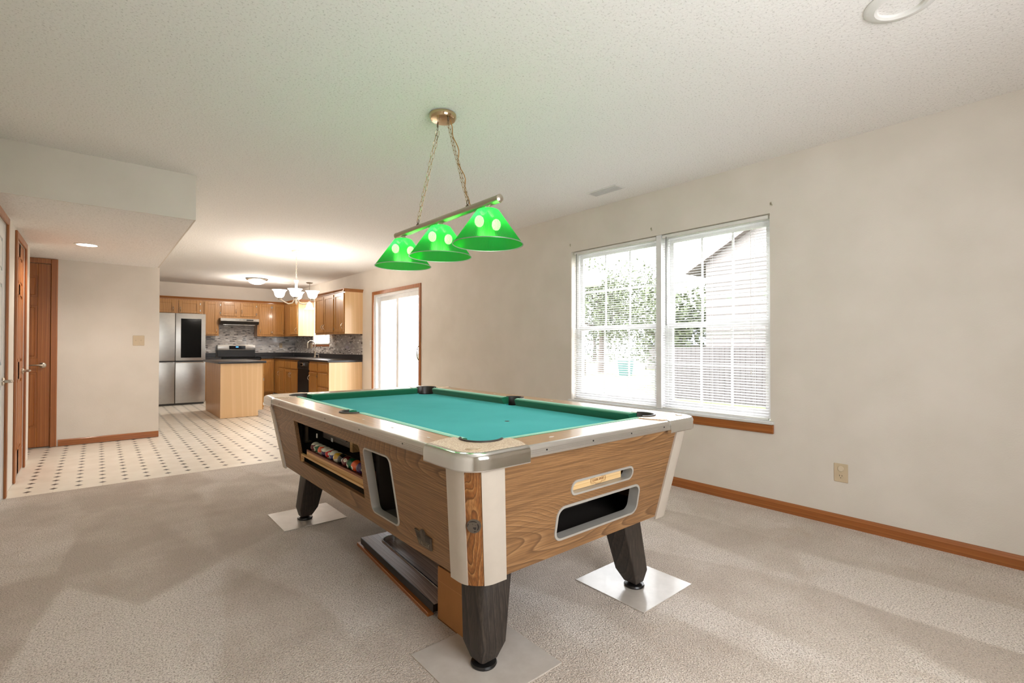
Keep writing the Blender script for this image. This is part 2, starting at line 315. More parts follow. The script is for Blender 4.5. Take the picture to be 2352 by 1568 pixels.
class MB:
    """collects shapes into one bmesh; build() links them as ONE mesh object"""
    def __init__(self): self.bm = bmesh.new()
    def box(self, a, b, bev=0, seg=1):
        x0, x1 = sorted((a[0], b[0])); y0, y1 = sorted((a[1], b[1])); z0, z1 = sorted((a[2], b[2]))
        r = bmesh.ops.create_cube(self.bm, size=1)
        for v in r['verts']: v.co = Vector(((x0 + x1) / 2 + v.co.x * (x1 - x0), (y0 + y1) / 2 + v.co.y * (y1 - y0), (z0 + z1) / 2 + v.co.z * (z1 - z0)))
        if bev:
            es = {e for v in r['verts'] for e in v.link_edges}
            bmesh.ops.bevel(self.bm, geom=list(es), offset=bev, segments=seg, affect='EDGES', profile=.6)
        return self
    def ring_loft(self, rings, closed_path=False, cap=True):
        vs = [[self.bm.verts.new(p) for p in r] for r in rings]; n = len(vs[0]); k = len(vs)
        for i in range(k if closed_path else k - 1):
            A, B = vs[i], vs[(i + 1) % k]
            for j in range(n): self.bm.faces.new((A[j], A[(j + 1) % n], B[(j + 1) % n], B[j]))
        if cap and not closed_path:
            self.bm.faces.new(list(reversed(vs[0]))); self.bm.faces.new(vs[-1])
        return self
    def tube(self, pts, r, n=8, closed=False, cap=True):
        pts = [Vector(p) for p in pts]; rings = []; up = None; k = len(pts)
        for i, p in enumerate(pts):
            if closed: d = pts[(i + 1) % k] - pts[i - 1]
            else: d = pts[min(i + 1, k - 1)] - pts[max(i - 1, 0)]
            d.normalize()
            if up is None: up = Vector((0, 0, 1)) if abs(d.z) < .9 else Vector((1, 0, 0))
            s = d.cross(up); s.normalize(); up = s.cross(d); up.normalize()
            rr = r[i] if isinstance(r, (list, tuple)) else r
            rings.append([p + s * (math.cos(2 * PI * j / n) * rr) + up * (math.sin(2 * PI * j / n) * rr) for j in range(n)])
        return self.ring_loft(rings, closed, cap)
    def lathe(self, prof, c, n=32, cap0=True, cap1=True, axis='z', closed_prof=False):
        """prof: list of (radius, height) about the axis through c"""
        rings = []
        for (r, h) in prof:
            ring = []
            for j in range(n):
                a = 2 * PI * j / n; u, v = math.cos(a) * r, math.sin(a) * r
                d = {'z': (u, v, h), 'x': (h, u, v), 'y': (v, h, u)}[axis]
                ring.append(Vector(c) + Vector(d))
            rings.append(ring)
        if closed_prof: return self.ring_loft(rings, True)
        vs = [[self.bm.verts.new(p) for p in r] for r in rings]
        for i in range(len(vs) - 1):
            for j in range(n): self.bm.faces.new((vs[i][j], vs[i][(j + 1) % n], vs[i + 1][(j + 1) % n], vs[i + 1][j]))
        if cap0: self.bm.faces.new(list(reversed(vs[0])))
        if cap1: self.bm.faces.new(vs[-1])
        return self
    def plate(self, outer, holes, f, t):
        """flat polygon with holes in (u,v); f(u,v,w)->xyz; w from 0 to t gives thickness"""
        tmp = bmesh.new(); loops = []
        for L in [outer] + holes:
            vs = [tmp.verts.new((u, v, 0)) for u, v in L]; loops.append(vs)
            for i in range(len(vs)): tmp.edges.new((vs[i], vs[(i + 1) % len(vs)]))
        bmesh.ops.triangle_fill(tmp, use_beauty=True, use_dissolve=False, edges=tmp.edges[:])
        tmp.verts.index_update(); co = [(v.co.x, v.co.y) for v in tmp.verts]
        idx = {}
        for wi, wv in enumerate((0, t)):
            for i, (u, v) in enumerate(co): idx[(wi, i)] = self.bm.verts.new(f(u, v, wv))
        for fc in tmp.faces:
            ii = [v.index for v in fc.verts]
            self.bm.faces.new([idx[(0, i)] for i in ii]); self.bm.faces.new([idx[(1, i)] for i in reversed(ii)])
        for L in loops:
            for i in range(len(L)):
                a, b = L[i].index, L[(i + 1) % len(L)].index
                self.bm.faces.new((idx[(0, a)], idx[(0, b)], idx[(1, b)], idx[(1, a)]))
        tmp.free(); return self
    def sphere(self, c, r, u=24, v=16, sc_=(1, 1, 1)):
        q = bmesh.ops.create_uvsphere(self.bm, u_segments=u, v_segments=v, radius=r)
        for x in q['verts']: x.co = Vector(c) + Vector((x.co.x * sc_[0], x.co.y * sc_[1], x.co.z * sc_[2]))
        return self
    def text(self, body, size, f, t=.0006, font_w=None):
        """text in the (u,v) plane, centred, placed by f(u,v,w)"""
        cu = bpy.data.curves.new('t', 'FONT'); cu.body = body; cu.size = size; cu.align_x = 'CENTER'; cu.align_y = 'CENTER'; cu.extrude = t / 2; cu.resolution_u = 3
        if font_w: cu.offset = font_w
        o = bpy.data.objects.new('t', cu); sc.collection.objects.link(o)
        dg = bpy.context.evaluated_depsgraph_get(); me = bpy.data.meshes.new_from_object(o.evaluated_get(dg))
        vs = [self.bm.verts.new(f(v.co.x, v.co.y, v.co.z + t / 2)) for v in me.vertices]
        for p in me.polygons:
            try: self.bm.faces.new([vs[i] for i in p.vertices])
            except ValueError: pass
        bpy.data.objects.remove(o); bpy.data.curves.remove(cu); bpy.data.meshes.remove(me); return self
    def build(self, name, mat, parent=None, label=None, smooth=True, ang=.6):
        bm = self.bm; root = parent
        while root is not None and root.parent is not None: root = root.parent
        off = ORIG.get(root, Vector((0, 0, 0))) if root is not None else Vector((0, 0, 0))
        if off.length: bmesh.ops.translate(bm, verts=bm.verts[:], vec=-off)
        bmesh.ops.recalc_face_normals(bm, faces=bm.faces[:])
        if smooth:
            for f in bm.faces: f.smooth = True
            for e in bm.edges:
                if len(e.link_faces) == 2 and e.calc_face_angle(0) > ang: e.smooth = False
        me = bpy.data.meshes.new(name); bm.to_mesh(me); bm.free()
        me.materials.append(mat if not isinstance(mat, str) else M[mat])
        o = bpy.data.objects.new(name, me); sc.collection.objects.link(o)
        if parent is not None: o.parent = parent
        if label: o['label'] = label
        return o
def struct(name, mb, mat, label=None, smooth=False):
    o = mb.build(name, mat, None, smooth=smooth); o['kind'] = 'structure'
    if label: o['label'] = label
    return o
def solo(name, mb, mat, label, cat, group=None, base=None, kind=None):
    """a thing that is one mesh; its origin is moved to its base"""
    o = mb.build(name, mat, None)
    if base is not None:
        o.data.transform(Matrix.Translation(-Vector(base))); o.location = base; ORIG[o] = Vector(base)
    return tag(o, label, cat, group, kind)
def rrect(u0, u1, v0, v1, r, n=6):
    out = []
    for cx, cy, a0 in ((u1 - r, v1 - r, 0), (u0 + r, v1 - r, 90), (u0 + r, v0 + r, 180), (u1 - r, v0 + r, 270)):
        for k in range(n + 1):
            a = math.radians(a0 + 90 * k / n); out.append((cx + r * math.cos(a), cy + r * math.sin(a)))
    return out
def copy_tree(o, parent=None, loc=None, label=None, rz=None):
    c = o.copy(); sc.collection.objects.link(c)
    if parent is not None: c.parent = parent
    if loc is not None: c.location = loc
    if rz is not None: c.rotation_euler = (0, 0, rz)
    if label: c['label'] = label
    for ch in o.children: copy_tree(ch, c)
    return c

# ------------------------------------------------------------------ room shell
XR, XL, HC, YB, YF = 3.69, -.54, 2.52, 12.6, -.9
HS, YS, XS = 2.165, 4.582, .588     # dropped hall ceiling
YH = 7.71                            # hall wall with the switch plate
struct('floor_living', MB().box((-1.8, YF, -.1), (XR + .14, 5.31, 0)), 'carpet', 'beige cut pile carpet of the living room')
struct('floor_kitchen', MB().box((-1.8, 5.31, -.1), (XR + .14, YB, -.004)), 'vinyl', 'cream vinyl floor with small dark diamonds')
struct('ceiling', MB().box((-1.8, YF - .14, HC), (XR + .14, YB + .14, HC + .1)), 'ceiling', 'white popcorn textured ceiling')
# lowered ceiling above the hall: textured underside, painted face
struct('ceiling_hall', MB().box((-1.8, YS + .012, HS), (XS - .012, YB, HS + .02)), 'ceiling', 'lowered textured ceiling over the hall')
struct('wall_soffit', MB().box((-1.8, YS, HS + .0005), (XS, YS + .012, HC)).box((XS - .012, YS + .012, HS + .0005), (XS, YB, HC)), 'wall', 'painted drop of the lowered hall ceiling')
WIN = (1.463, 3.396, .61, 2.13)
PAT = (6.49, 8.078, 0.0, 2.057)
SNK = (10.232, 11.20, 1.20, 2.26)
right = MB()
right.plate([(YF, 0), (YB, 0), (YB, HC), (YF, HC)][::1], [[(y0, z0), (y1, z0), (y1, z1), (y0, z1)] for (y0, y1, z0, z1) in (WIN, SNK)] + [[(PAT[0], .001), (PAT[1], .001), (PAT[1], PAT[3]), (PAT[0], PAT[3])]], lambda u, v, w_: (XR + w_, u, v), .14)
struct('wall_right', right, 'wall', 'cream painted wall with window and patio door')
struct('wall_back', MB().box((-1.82, YB, 0), (XR + .14, YB + .14, HC)), 'wall', 'kitchen end wall above the cabinets')
rear = MB().plate([(-1.8, 0), (XR + .14, 0), (XR + .14, HC), (-1.8, HC)], [[(.3, .75), (1.9, .75), (1.9, 2.1), (.3, 2.1)]], lambda u, v, w_: (u, YF - w_, v), .14)
struct('wall_front', rear, 'wall', 'wall behind the camera with a window added for fill light')
D1 = (4.52, 5.32); D2 = (5.90, 6.565); DH = 2.085
left = MB().plate([(YF, 0), (7.02, 0), (7.02, HC), (YF, HC)], [[(a, .001), (b, .001), (b, DH), (a, DH)] for a, b in (D1, D2)], lambda u, v, w_: (XL - w_, u, v), .12)
struct('wall_left', left, 'wall', 'hall wall with two doors')
D3 = (-1.21, -.415)
hall = MB().plate([(-1.8, 0), (.6, 0), (.6, HS), (-1.8, HS)], [[(D3[0], .001), (D3[1], .001), (D3[1], DH + .02), (D3[0], DH + .02)]], lambda u, v, w_: (u, YH + w_, v), .12)
hall.box((.48, YH + .12, 0), (.6, YB, HS))
struct('wall_hall', hall, 'wall', 'short cream wall with the beige switch plate')
struct('wall_closet', MB().box((-1.94, YF - .14, -.1), (-1.8, YB, HC)).box((-1.7, 6.9, 0), (XL - .12, 7.02, HS)), 'wall', 'end of the side passage, lengthened unseen to keep stray light out')  # lengthened out of view, like the back wall's left end, to stop light leaks
# baseboards
def bb(name, a, b, n, mat='trim_oak', label=None):
    """profile baseboard from a to b, n = direction into the room"""
    A, B, N = Vector(a), Vector(b), Vector(n)
    prof = [(0, 0), (.013, 0), (.013, .052), (.009, .064), (.004, .072), (0, .074)]
    m = MB(); m.ring_loft([[P + N * u + Vector((0, 0, v)) for u, v in prof] for P in (A, B)])
    return struct(name, m, mat, label)
bb('baseboard_right', (XR, YF, 0), (XR, 6.43, 0), (-1, 0, 0), label='stained wooden baseboard below the window')
bb('baseboard_hall', (-.345, YH, 0), (.6, YH, 0), (0, -1, 0), wood('stained_trim_cross', S(112, 60, 22), S(160, 94, 42), S(174, 108, 54), 'x', 9, 9, 3, .3, .4, .2, 8, amp=.1, line=.5), 'stained baseboard below the switch plate')
bb('baseboard_left', (XL, YF, 0), (XL, D1[0] - .06, 0), (1, 0, 0))
bb('baseboard_end', (XR, 8.14, 0), (XR, 8.56, 0), (-1, 0, 0))

def casing(name, plane, u0, u1, top, into, label, width=.057, mat='trim_oak_v', foot=0.0):
    """door casing: three boards on a wall plane ('x' or 'y'), u range = clear opening"""
    ax, c, s = plane, into[0], into[1]
    m = MB(); t = .016
    def bx(a, b, z0, z1):
        if ax == 'x': m.box((c, a, z0), (c + s * t, b, z1), .004)
        else: m.box((a, c, z0), (b, c + s * t, z1), .004)
    bx(u0 - width, u0, foot, top + width); bx(u1, u1 + width, foot, top + width); bx(u0, u1, top, top + width)
    return struct(name, m, mat, label)
casing('trim_1', 'x', *D1, DH, (XL, 1), 'stained casing of the white hall door')
casing('trim_2', 'x', *D2, DH, (XL, 1), 'stained casing of the oak closet door')
casing('trim_3', 'y', *D3, DH + .02, (YH, -1), 'stained casing of the door in the passage')
casing('trim_4', 'x', PAT[0], PAT[1], PAT[3], (XR, -1), 'stained casing around the sliding patio door')

def six_panel(name, plane, u0, u1, z1, w0, s, mat, label, hinge_u, lever_u, lever_dir, z0=.008, lever_z=.93):
    """six panel door leaf; w0 = position of the visible face, s = sign towards the viewer"""
    loc = (w0, u0, 0) if plane == 'x' else (u0, w0, 0)
    d = thing(name, label, None, loc, kind='structure'); d['category'] = 'door'
    P = (lambda u, w_, z: (w0 + s * w_, u, z)) if plane == 'x' else (lambda u, w_, z: (u, w0 + s * w_, z))
    m = MB(); st = .11 if u1 - u0 > .7 else .095
    def bx(a, b, za, zb, wa, wb, bev=0): m.box(P(a, wa, za), P(b, wb, zb), bev)
    bx(u0 + .003, u1 - .003, z0, z1 - .003, -.035, -.008)
    mid = (u0 + u1) / 2
    zs = [z0, .23, .86, 1.02, 1.62, 1.72, 1.96, z1 - .003]
    bx(u0 + .003, u0 + st, z0, z1 - .003, -.008, 0, .003); bx(u1 - st, u1 - .003, z0, z1 - .003, -.008, 0, .003); bx(mid - st / 2, mid + st / 2, z0, z1 - .003, -.008, 0, .003)
    for a, b in ((zs[0], zs[1]), (zs[2], zs[3]), (zs[4], zs[5]), (zs[6], zs[7])): bx(u0 + st, u1 - st, a, b, -.008, 0, .003)
    m.build('door_leaf', mat, d)
    for a, b in ((u0 + st, mid - st / 2), (mid + st / 2, u1 - st)):
        for za, zb in ((zs[1], zs[2]), (zs[3], zs[4]), (zs[5], zs[6])):
            q = MB(); q.box(P(a + .022, -.008, za + .022), P(b - .022, -.001, zb - .022), .006); q.build('raised_panel', mat, d)
    # lever handle
    k = MB(); lz = lever_z
    axn = 'x' if plane == 'x' else 'y'
    prof = [(.031, 0), (.031, .006), (.026, .011), (.012, .014), (.011, .045), (.014, .05)]
    k.lathe([(r, h * s) for r, h in prof], P(lever_u, 0, lz), 20, axis=axn)
    k.tube([P(lever_u, .05, lz), P(lever_u + lever_dir * .03, .054, lz + .002), P(lever_u + lever_dir * .07, .053, lz + .003), P(lever_u + lever_dir * .115, .05, lz)], [.011, .010, .009, .008], 10)
    k.build('lever_handle', 'nickel', d)
    if hinge_u is not None:
        for hz in (.29, 1.08, 1.86):
            g = MB(); g.lathe([(.006, -.045), (.007, -.04), (.007, .04), (.006, .045)], P(hinge_u, .006, hz), 10); g.box(P(hinge_u - .012, 0, hz - .04), P(hinge_u + .012, .003, hz + .04)); g.build('hinge', 'nickel', d)
    return d
six_panel('door_1', 'x', *D1, DH, XL - .004, 1, 'white_paint', 'white panel door in the hall wall with a lever handle', None, 5.25, -1, lever_z=.895)
six_panel('door_2', 'x', *D2, DH, XL - .004, 1, 'door_oak', 'oak closet door with three nickel hinges, nearest the passage', D2[0] + .004, 6.50, -1, lever_z=.925)
six_panel('door_3', 'y', *D3, DH + .02, YH + .005, -1, 'door_oak', 'dark stained oak door beside the switch plate wall', None, -.478, -1, lever_z=.94)

# ------------------------------------------------------------------ windows
def frame_rect(m, X, y0, y1, z0, z1, w_, d):
    m.box((X, y0, z0), (X + d, y0 + w_, z1)); m.box((X, y1 - w_, z0), (X + d, y1, z1)); m.box((X, y0 + w_, z0), (X + d, y1 - w_, z0 + w_)); m.box((X, y0 + w_, z1 - w_), (X + d, y1 - w_, z1))
def double_hung(name, y0, y1, z0, z1, label, mid):
    wobj = thing(name, label, None, (XR + .08, (y0 + y1) / 2, z0), kind='structure'); wobj['category'] = 'window'
    m = MB(); frame_rect(m, XR + .075, y0, y1, z0, z1, .032, .065); m.build('window_frame', 'vinyl_white', wobj)
    for i, (za, zb, X) in enumerate(((z0 + .03, mid + .018, XR + .085), (mid - .018, z1 - .03, XR + .105))):
        q = MB(); frame_rect(q, X, y0 + .03, y1 - .03, za, zb, .036, .024); sash = q.build('sash', 'vinyl_white', wobj)
        g = MB(); ya, yb, zc, zd = y0 + .066, y1 - .066, za + .036, zb - .036
        for k in (1, 2): g.box((X + .008, ya + (yb - ya) * k / 3 - .008, zc), (X + .016, ya + (yb - ya) * k / 3 + .008, zd))
        g.box((X + .0085, ya, (zc + zd) / 2 - .008), (X + .0155, yb, (zc + zd) / 2 + .008)); g.build('muntins', 'vinyl_white', sash)
        p = MB(); p.box((X + .017, ya - .005, zc - .005), (X + .019, yb + .005, zd + .005)); p.build('pane', 'glass', sash)
        if i == 0:
            for yy in (y0 + (y1 - y0) * .3, y0 + (y1 - y0) * .7):
                l = MB(); l.box((X - .006, yy - .03, zb - .004), (X + .014, yy + .03, zb + .008), .003); l.build('sash_lock', 'vinyl_white', wobj)
    return wobj
WM = 2.385
double_hung('window_1', WM + .022, WIN[1], WIN[2] + .02, WIN[3], 'left unit of the pair, facing the big tree', 1.345)
double_hung('window_2', WIN[0], WM - .022, WIN[2] + .02, WIN[3], 'right unit of the pair, facing the neighbour house', 1.345)
struct('trim_mullion', MB().box((XR + .01, WM - .024, WIN[2] + .02), (XR + .139, WM + .024, WIN[3])), 'vinyl_white', 'white post between the paired windows')
sill = MB(); sill.box((XR - .022, WIN[0] - .028, WIN[2]), (XR + .075, WIN[1] + .028, WIN[2] + .02), .004)
struct('trim_sill', MB().box((XR - .03, WIN[0] - .025, WIN[2] - .004), (XR + .075, WIN[1] + .025, WIN[2] + .016), .003), 'white_paint', 'white window sill board')
struct('trim_apron', MB().box((XR - .017, WIN[0] - .025, WIN[2] - .07), (XR, WIN[1] + .025, WIN[2] - .0045), .004), 'trim_oak', 'stained apron board under the window sill')
sill.bm.free()

def blind(name, y0, y1, ztop, zbot, label, wand_y, cord_y):
    X = XR + .03
    b = thing(name, label, 'window blind', (X, (y0 + y1) / 2, ztop), 'white mini blinds in the paired windows')
    MB().box((X - .014, y0, ztop - .026), (X + .014, y1, ztop), .002).build('headrail', 'white_plastic', b)
    m = MB(); pitch = .0206; z = ztop - .040; tilt = .27
    while z > zbot + .022:
        rows = []
        for k in range(4):
            t_ = (k / 3 - .5); xx = X + t_ * .025 * math.cos(tilt); zz = z - t_ * .025 * math.sin(tilt) * -1 + (.0018 - .0072 * t_ * t_)
            rows.append([m.bm.verts.new((xx, y0 + .002, zz)), m.bm.verts.new((xx, y1 - .002, zz))])
        for k in range(3): m.bm.faces.new((rows[k][0], rows[k][1], rows[k + 1][1], rows[k + 1][0]))
        z -= pitch
    m.build('slats', 'slat', b)
    MB().box((X - .013, y0 + .001, zbot), (X + .013, y1 - .001, zbot + .014), .003).build('bottom_rail', 'white_plastic', b)
    for f in (.12, .5, .88):
        yy = y0 + (y1 - y0) * f; c = MB()
        for dx in (-.0125, .0125): c.tube([(X + dx, yy, ztop - .026), (X + dx, yy, zbot + .01)], .0007, 4)
        c.build('ladder_cord', 'white_plastic', b)
    MB().tube([(X - .022, wand_y, ztop - .02), (X - .023, wand_y, ztop - .05), (X - .02, wand_y + .002, ztop - .78)], .0035, 6).build('tilt_wand', plain('clear_grey_wand', S(120, 118, 116), .3), b)
    c = MB(); c.tube([(X - .018, cord_y, ztop - .02), (X - .018, cord_y, ztop - 1.13)], .0011, 5); c.lathe([(.002, .03), (.006, 0), (.006, -.004)], (X - .018, cord_y, ztop - 1.16), 8); c.build('lift_cord', 'white_plastic', b)
    return b
blind('window_blind', WM + .030, WIN[1] - .02, WIN[3] - .006, WIN[2] + .02, 'white mini blind over the left window, the one with the tree behind', WIN[1] - .06, WM + .13)
blind('window_blind', WIN[0] + .02, WM - .030, WIN[3] - .006, WIN[2] + .02, 'white mini blind over the right window, the one with the fence behind', WM - .075, WIN[0] + .14)

# sliding patio door
pd = thing('door_4', 'white sliding patio door with two glass panels', None, (XR + .05, 7.28, 0), kind='structure'); pd['category'] = 'door'
m = MB(); frame_rect(m, XR + .02, PAT[0], PAT[1], 0, PAT[3], .035, .11); m.build('door_frame', 'vinyl_white', pd)
for (a, b, X, nm) in ((PAT[0] + .03, 7.32, XR + .045, 'sliding_panel'), (7.25, PAT[1] - .03, XR + .085, 'fixed_panel')):
    q = MB(); frame_rect(q, X, a, b, .03, PAT[3] - .032, .075, .035); pn = q.build(nm, 'vinyl_white', pd)
    MB().box((X + .016, a + .07, .1), (X + .019, b - .07, PAT[3] - .1)).build('pane', 'glass', pn)
    if nm == 'sliding_panel':
        h = MB(); pts = []
        for k in range(13):
            a_ = PI * k / 12; pts.append((X - .004 - .045 * math.sin(a_), a + .035, 1.06 + .115 * math.cos(a_)))
        h.tube(pts, .007, 8); h.box((X - .004, a + .02, .93), (X, a + .05, 1.19), .002); h.build('pull_handle', 'bronze', pn)
# window over the sink
ws = thing('window_3', 'small window over the kitchen sink', None, (XR + .08, 10.72, SNK[2]), kind='structure'); ws['category'] = 'window'
m = MB(); frame_rect(m, XR + .07, SNK[0], SNK[1], SNK[2], SNK[3], .05, .06); m.box((XR + .08, SNK[0] + .05, 1.70), (XR + .12, SNK[1] - .05, 1.74)); m.box((XR + .08, 10.70, SNK[2]), (XR + .12, 10.73, SNK[3])); m.build('window_frame', 'vinyl_white', ws)
MB().box((XR + .10, SNK[0] + .04, SNK[2] + .04), (XR + .103, SNK[1] - .04, SNK[3] - .04)).build('pane', 'glass', ws)
struct('trim_sink_sill', MB().box((XR - .025, SNK[0] - .02, SNK[2] - .003), (XR + .07, SNK[1] + .02, SNK[2] + .02), .003), 'white_paint', 'white sill above the sink')
struct('trim_sink_apron', MB().box((XR - .015, SNK[0] - .02, SNK[2] - .045), (XR, SNK[1] + .02, SNK[2] - .0035), .003), 'trim_oak', 'stained apron under the sink window')
# rear window, put in unseen behind the camera to let in fill light
wr = thing('window_rear_fill', 'unseen window added behind the viewpoint for fill light', None, (1.1, YF - .07, .75), kind='structure'); wr['category'] = 'window'
m = MB()
for a, b, c, d in ((.3, .36, .75, 2.1), (1.84, 1.9, .75, 2.1), (1.07, 1.13, .81, 2.04), (.36, 1.84, .75, .81), (.36, 1.84, 2.04, 2.1)): m.box((a, YF - .1, c), (b, YF - .04, d))
m.build('window_frame', 'vinyl_white', wr)
MB().box((.34, YF - .072, .79), (1.86, YF - .068, 2.06)).build('pane', 'glass', wr)

# ------------------------------------------------------------------ pool table
CX, CY, ZT = 1.537, 2.4245, .829
HX, HY = .679, 1.2115
pt = thing('pool_table', 'coin operated style pool table with wood grain cabinet, aluminium trim and teal cloth', 'pool table', (CX, CY, 0))
def bxh(z): return .657 - .068 * (.777 - z) / .407
def byh(z): return 1.193 - .071 * (.777 - z) / .407
ZB = .37
# cabinet panels
IN = .115
def side(sx): return lambda u, v, w_: (CX + sx * (bxh(v) - .004 - w_), CY + u, v)
def endp(sy): return lambda u, v, w_: (CX + u, CY + sy * (byh(v) - .004 - w_), v)
def trap(h1, h0, z0=ZB, z1=.786): return [(-(h0 - IN), z0), (h0 - IN, z0), (h1 - IN, z1), (-(h1 - IN), z1)]
hatch = [(3.068 - CY, .470), (2.137 - CY, .468), (2.109 - CY, .700), (2.113 - CY, .712), (2.125 - CY, .719), (3.061 - CY, .719)]
ret = [(u, v) for u, v in rrect(1.809 - CY, 2.062 - CY, .430, .717, .028)]
slot = rrect(1.374 - CX, 1.754 - CX, .600, .650, .0245, 8)
endo = rrect(1.314 - CX, 1.824 - CX, .432, .557, .034)
bt, bb_ = byh(.786), byh(ZB)
MB().plate(trap(bt, bb_), [hatch, ret], side(-1), .02).build('side_panel', 'lam_y', pt, 'wood grain side panel with ball return openings', smooth=False)
MB().plate(trap(bt, bb_), [], side(1), .02).build('side_panel', 'lam_y', pt, smooth=False)
MB().plate(trap(bxh(.786), bxh(ZB)), [slot, endo], endp(-1), .02).build('end_panel', 'lam_x', pt, 'wood grain end panel with rack slot and cue ball opening', smooth=False)
MB().plate(trap(bxh(.786), bxh(ZB)), [], endp(1), .02).build('end_panel', 'lam_x', pt, smooth=False)
MB().box((CX - .56, CY - 1.09, ZB + .002), (CX + .56, CY + 1.09, ZB + .018)).build('bottom_panel', 'dark', pt)
# bezels: lip ring around an opening plus a lining tube
def bezel(name, loop, f, depth, lip, parent, grow=.007, mat='alu'):
    m = MB(); n = len(loop); cu = sum(p[0] for p in loop) / n; cv = sum(p[1] for p in loop) / n
    def off(L, d):
        out = []
        for i in range(len(L)):
            a, b, c = Vector(L[i - 1]), Vector(L[i]), Vector(L[(i + 1) % len(L)])
            t_ = (c - a).normalized() if (c - a).length > 1e-7 else Vector((1, 0)); out.append((b.x + t_.y * d, b.y - t_.x * d))
        return out
    o1, i1 = off(loop, grow), off(loop, -.003)
    prof = [(o1, .0035), (off(loop, grow - .002), -.0035), (i1, -.0035), (i1, depth), (off(loop, -.001), depth), (off(loop, -.0008), .0036)]
    rings = [[f(u, v, w_) for u, v in L] for L, w_ in prof]
    rr = [[rings[j][i] for j in range(len(rings))] for i in range(n)]
    m.ring_loft(rr, True); return m.build(name, mat, parent)
bezel('return_bezel', ret, side(-1), .035, 1, pt, .006, 'bezel')
bezel('slot_bezel', slot, endp(-1), .045, 1, pt, .007, 'bezel')
bezel('opening_bezel', endo, endp(-1), .045, 1, pt, .008, 'bezel')
# interior compartments: dark lining added so the openings look shaded inside
m = MB()
m.box((CX - .24, 1.78, ZB + .02), (CX - .23, 3.25, .78))
m.box((CX - .563, 2.068, ZB + .02), (CX - .24, 2.10, .755)); m.box((CX - .563, 1.77, ZB + .02), (CX - .24, 1.80, .755)); m.box((CX - .563, 3.20, ZB + .02), (CX - .24, 3.22, .755))
m.box((1.28, 1.60, ZB + .02), (1.86, 1.62, .78)); m.build('inner_box', 'dark', pt, smooth=False)
MB().box((CX - .565, 1.805, .405), (CX - .25, 2.066, .415)).build('return_floor', 'felt_grey', pt)
MB().box((CX - .575, 2.105, .395), (CX - .25, 3.195, .455)).build('lower_ledge', 'felt_grey', pt)
MB().box((CX - .56, 1.812, ZB + .04), (CX - .40, 1.822, .70)).build('return_divider', 'tray_wood', pt)
# ball tray
MB().box((.939, 2.105, .505), (.953, 3.08, .516)).box((.939, 3.05, .458), (.953, 3.08, .505)).build('tray_ledge', 'tray_wood', pt)
m = MB(); m.box((.948, 2.105, .516), (.953, 2.99, .541)).build('tray_front', 'tray_wood', pt)
MB().box((.9475, 2.105, .541), (.955, 2.99, .551)).build('tray_lip', 'tray_red', pt)
MB().box((.955, 2.105, .525), (1.06, 2.99, .541)).build('tray_floor', 'tray_red', pt)
m = MB(); m.box((1.06, 2.62, .60), (1.20, 3.03, .715), .004)
for k in range(11): m.box((1.056, 2.62, .606 + k * .009), (1.061, 3.03, .610 + k * .009))
m.build('coin_mechanism', 'mech', pt)
MB().box((1.058, 2.58, .585), (1.19, 2.615, .715)).build('mechanism_post', 'tray_wood', pt)
MB().box((1.0545, 2.86, .60), (1.0562, 2.89, .622)).build('paper_tag', 'white_plastic', pt)
MB().box((.98, 3.12, .575), (1.0, 3.16, .71), .003).box((.98, 3.12, .565), (1.02, 3.16, .575), .002).build('steel_bracket', 'bronze', pt)
MB().box((1.0, 2.97, .615), (1.004, 2.985, .64)).build('latch_tab', 'white_plastic', pt)

# corner posts
def corner_path(b_len, r, n=10):
    P = [(0, b_len), (0, r + .006), (0, r)]
    for k in range(1, n):
        a = PI / 2 * k / n; P.append((r - r * math.cos(a), r - r * math.sin(a)))
    P += [(r, 0), (r + .006, 0), (b_len, 0)]
    return P
def pnorm(P, i):
    a, b = Vector(P[max(i - 1, 0)]), Vector(P[min(i + 1, len(P) - 1)]); t_ = (b - a).normalized(); n = Vector((-t_.y, t_.x)); return -n if n.dot(Vector((1, 1))) > 0 else n
def post_piece(name, sx, sy, i0, i1, out, mat, lab=None, lip=False):
    P = corner_path(.135, .088); rings = []
    for z in (ZB - .012, .60, .787):
        o, inn = [], []
        for i in range(i0, i1 + 1):
            n = pnorm(P, i)
            for L, w_ in ((o, out), (inn, -.006)):
                q = Vector(P[i]) + n * w_
                L.append((CX + sx * (bxh(z) - q.x), CY + sy * (byh(z) - q.y), z))
        rings.append(o + inn[::-1])
    return MB().ring_loft(rings).build(name, mat, pt, lab)
NP = len(corner_path(.135, .088)) - 1
for sx in (-1, 1):
    for sy in (-1, 1):
        post_piece('corner_trim', sx, sy, 0, 5, .004, 'alu_matte', 'aluminium corner trim')
        post_piece('corner_trim', sx, sy, NP - 5, NP, .004, 'alu_matte', 'aluminium corner trim')
        post_piece('corner_strip', sx, sy, 5, NP - 5, .001, 'lam_z', 'wood grain strip in the corner post')
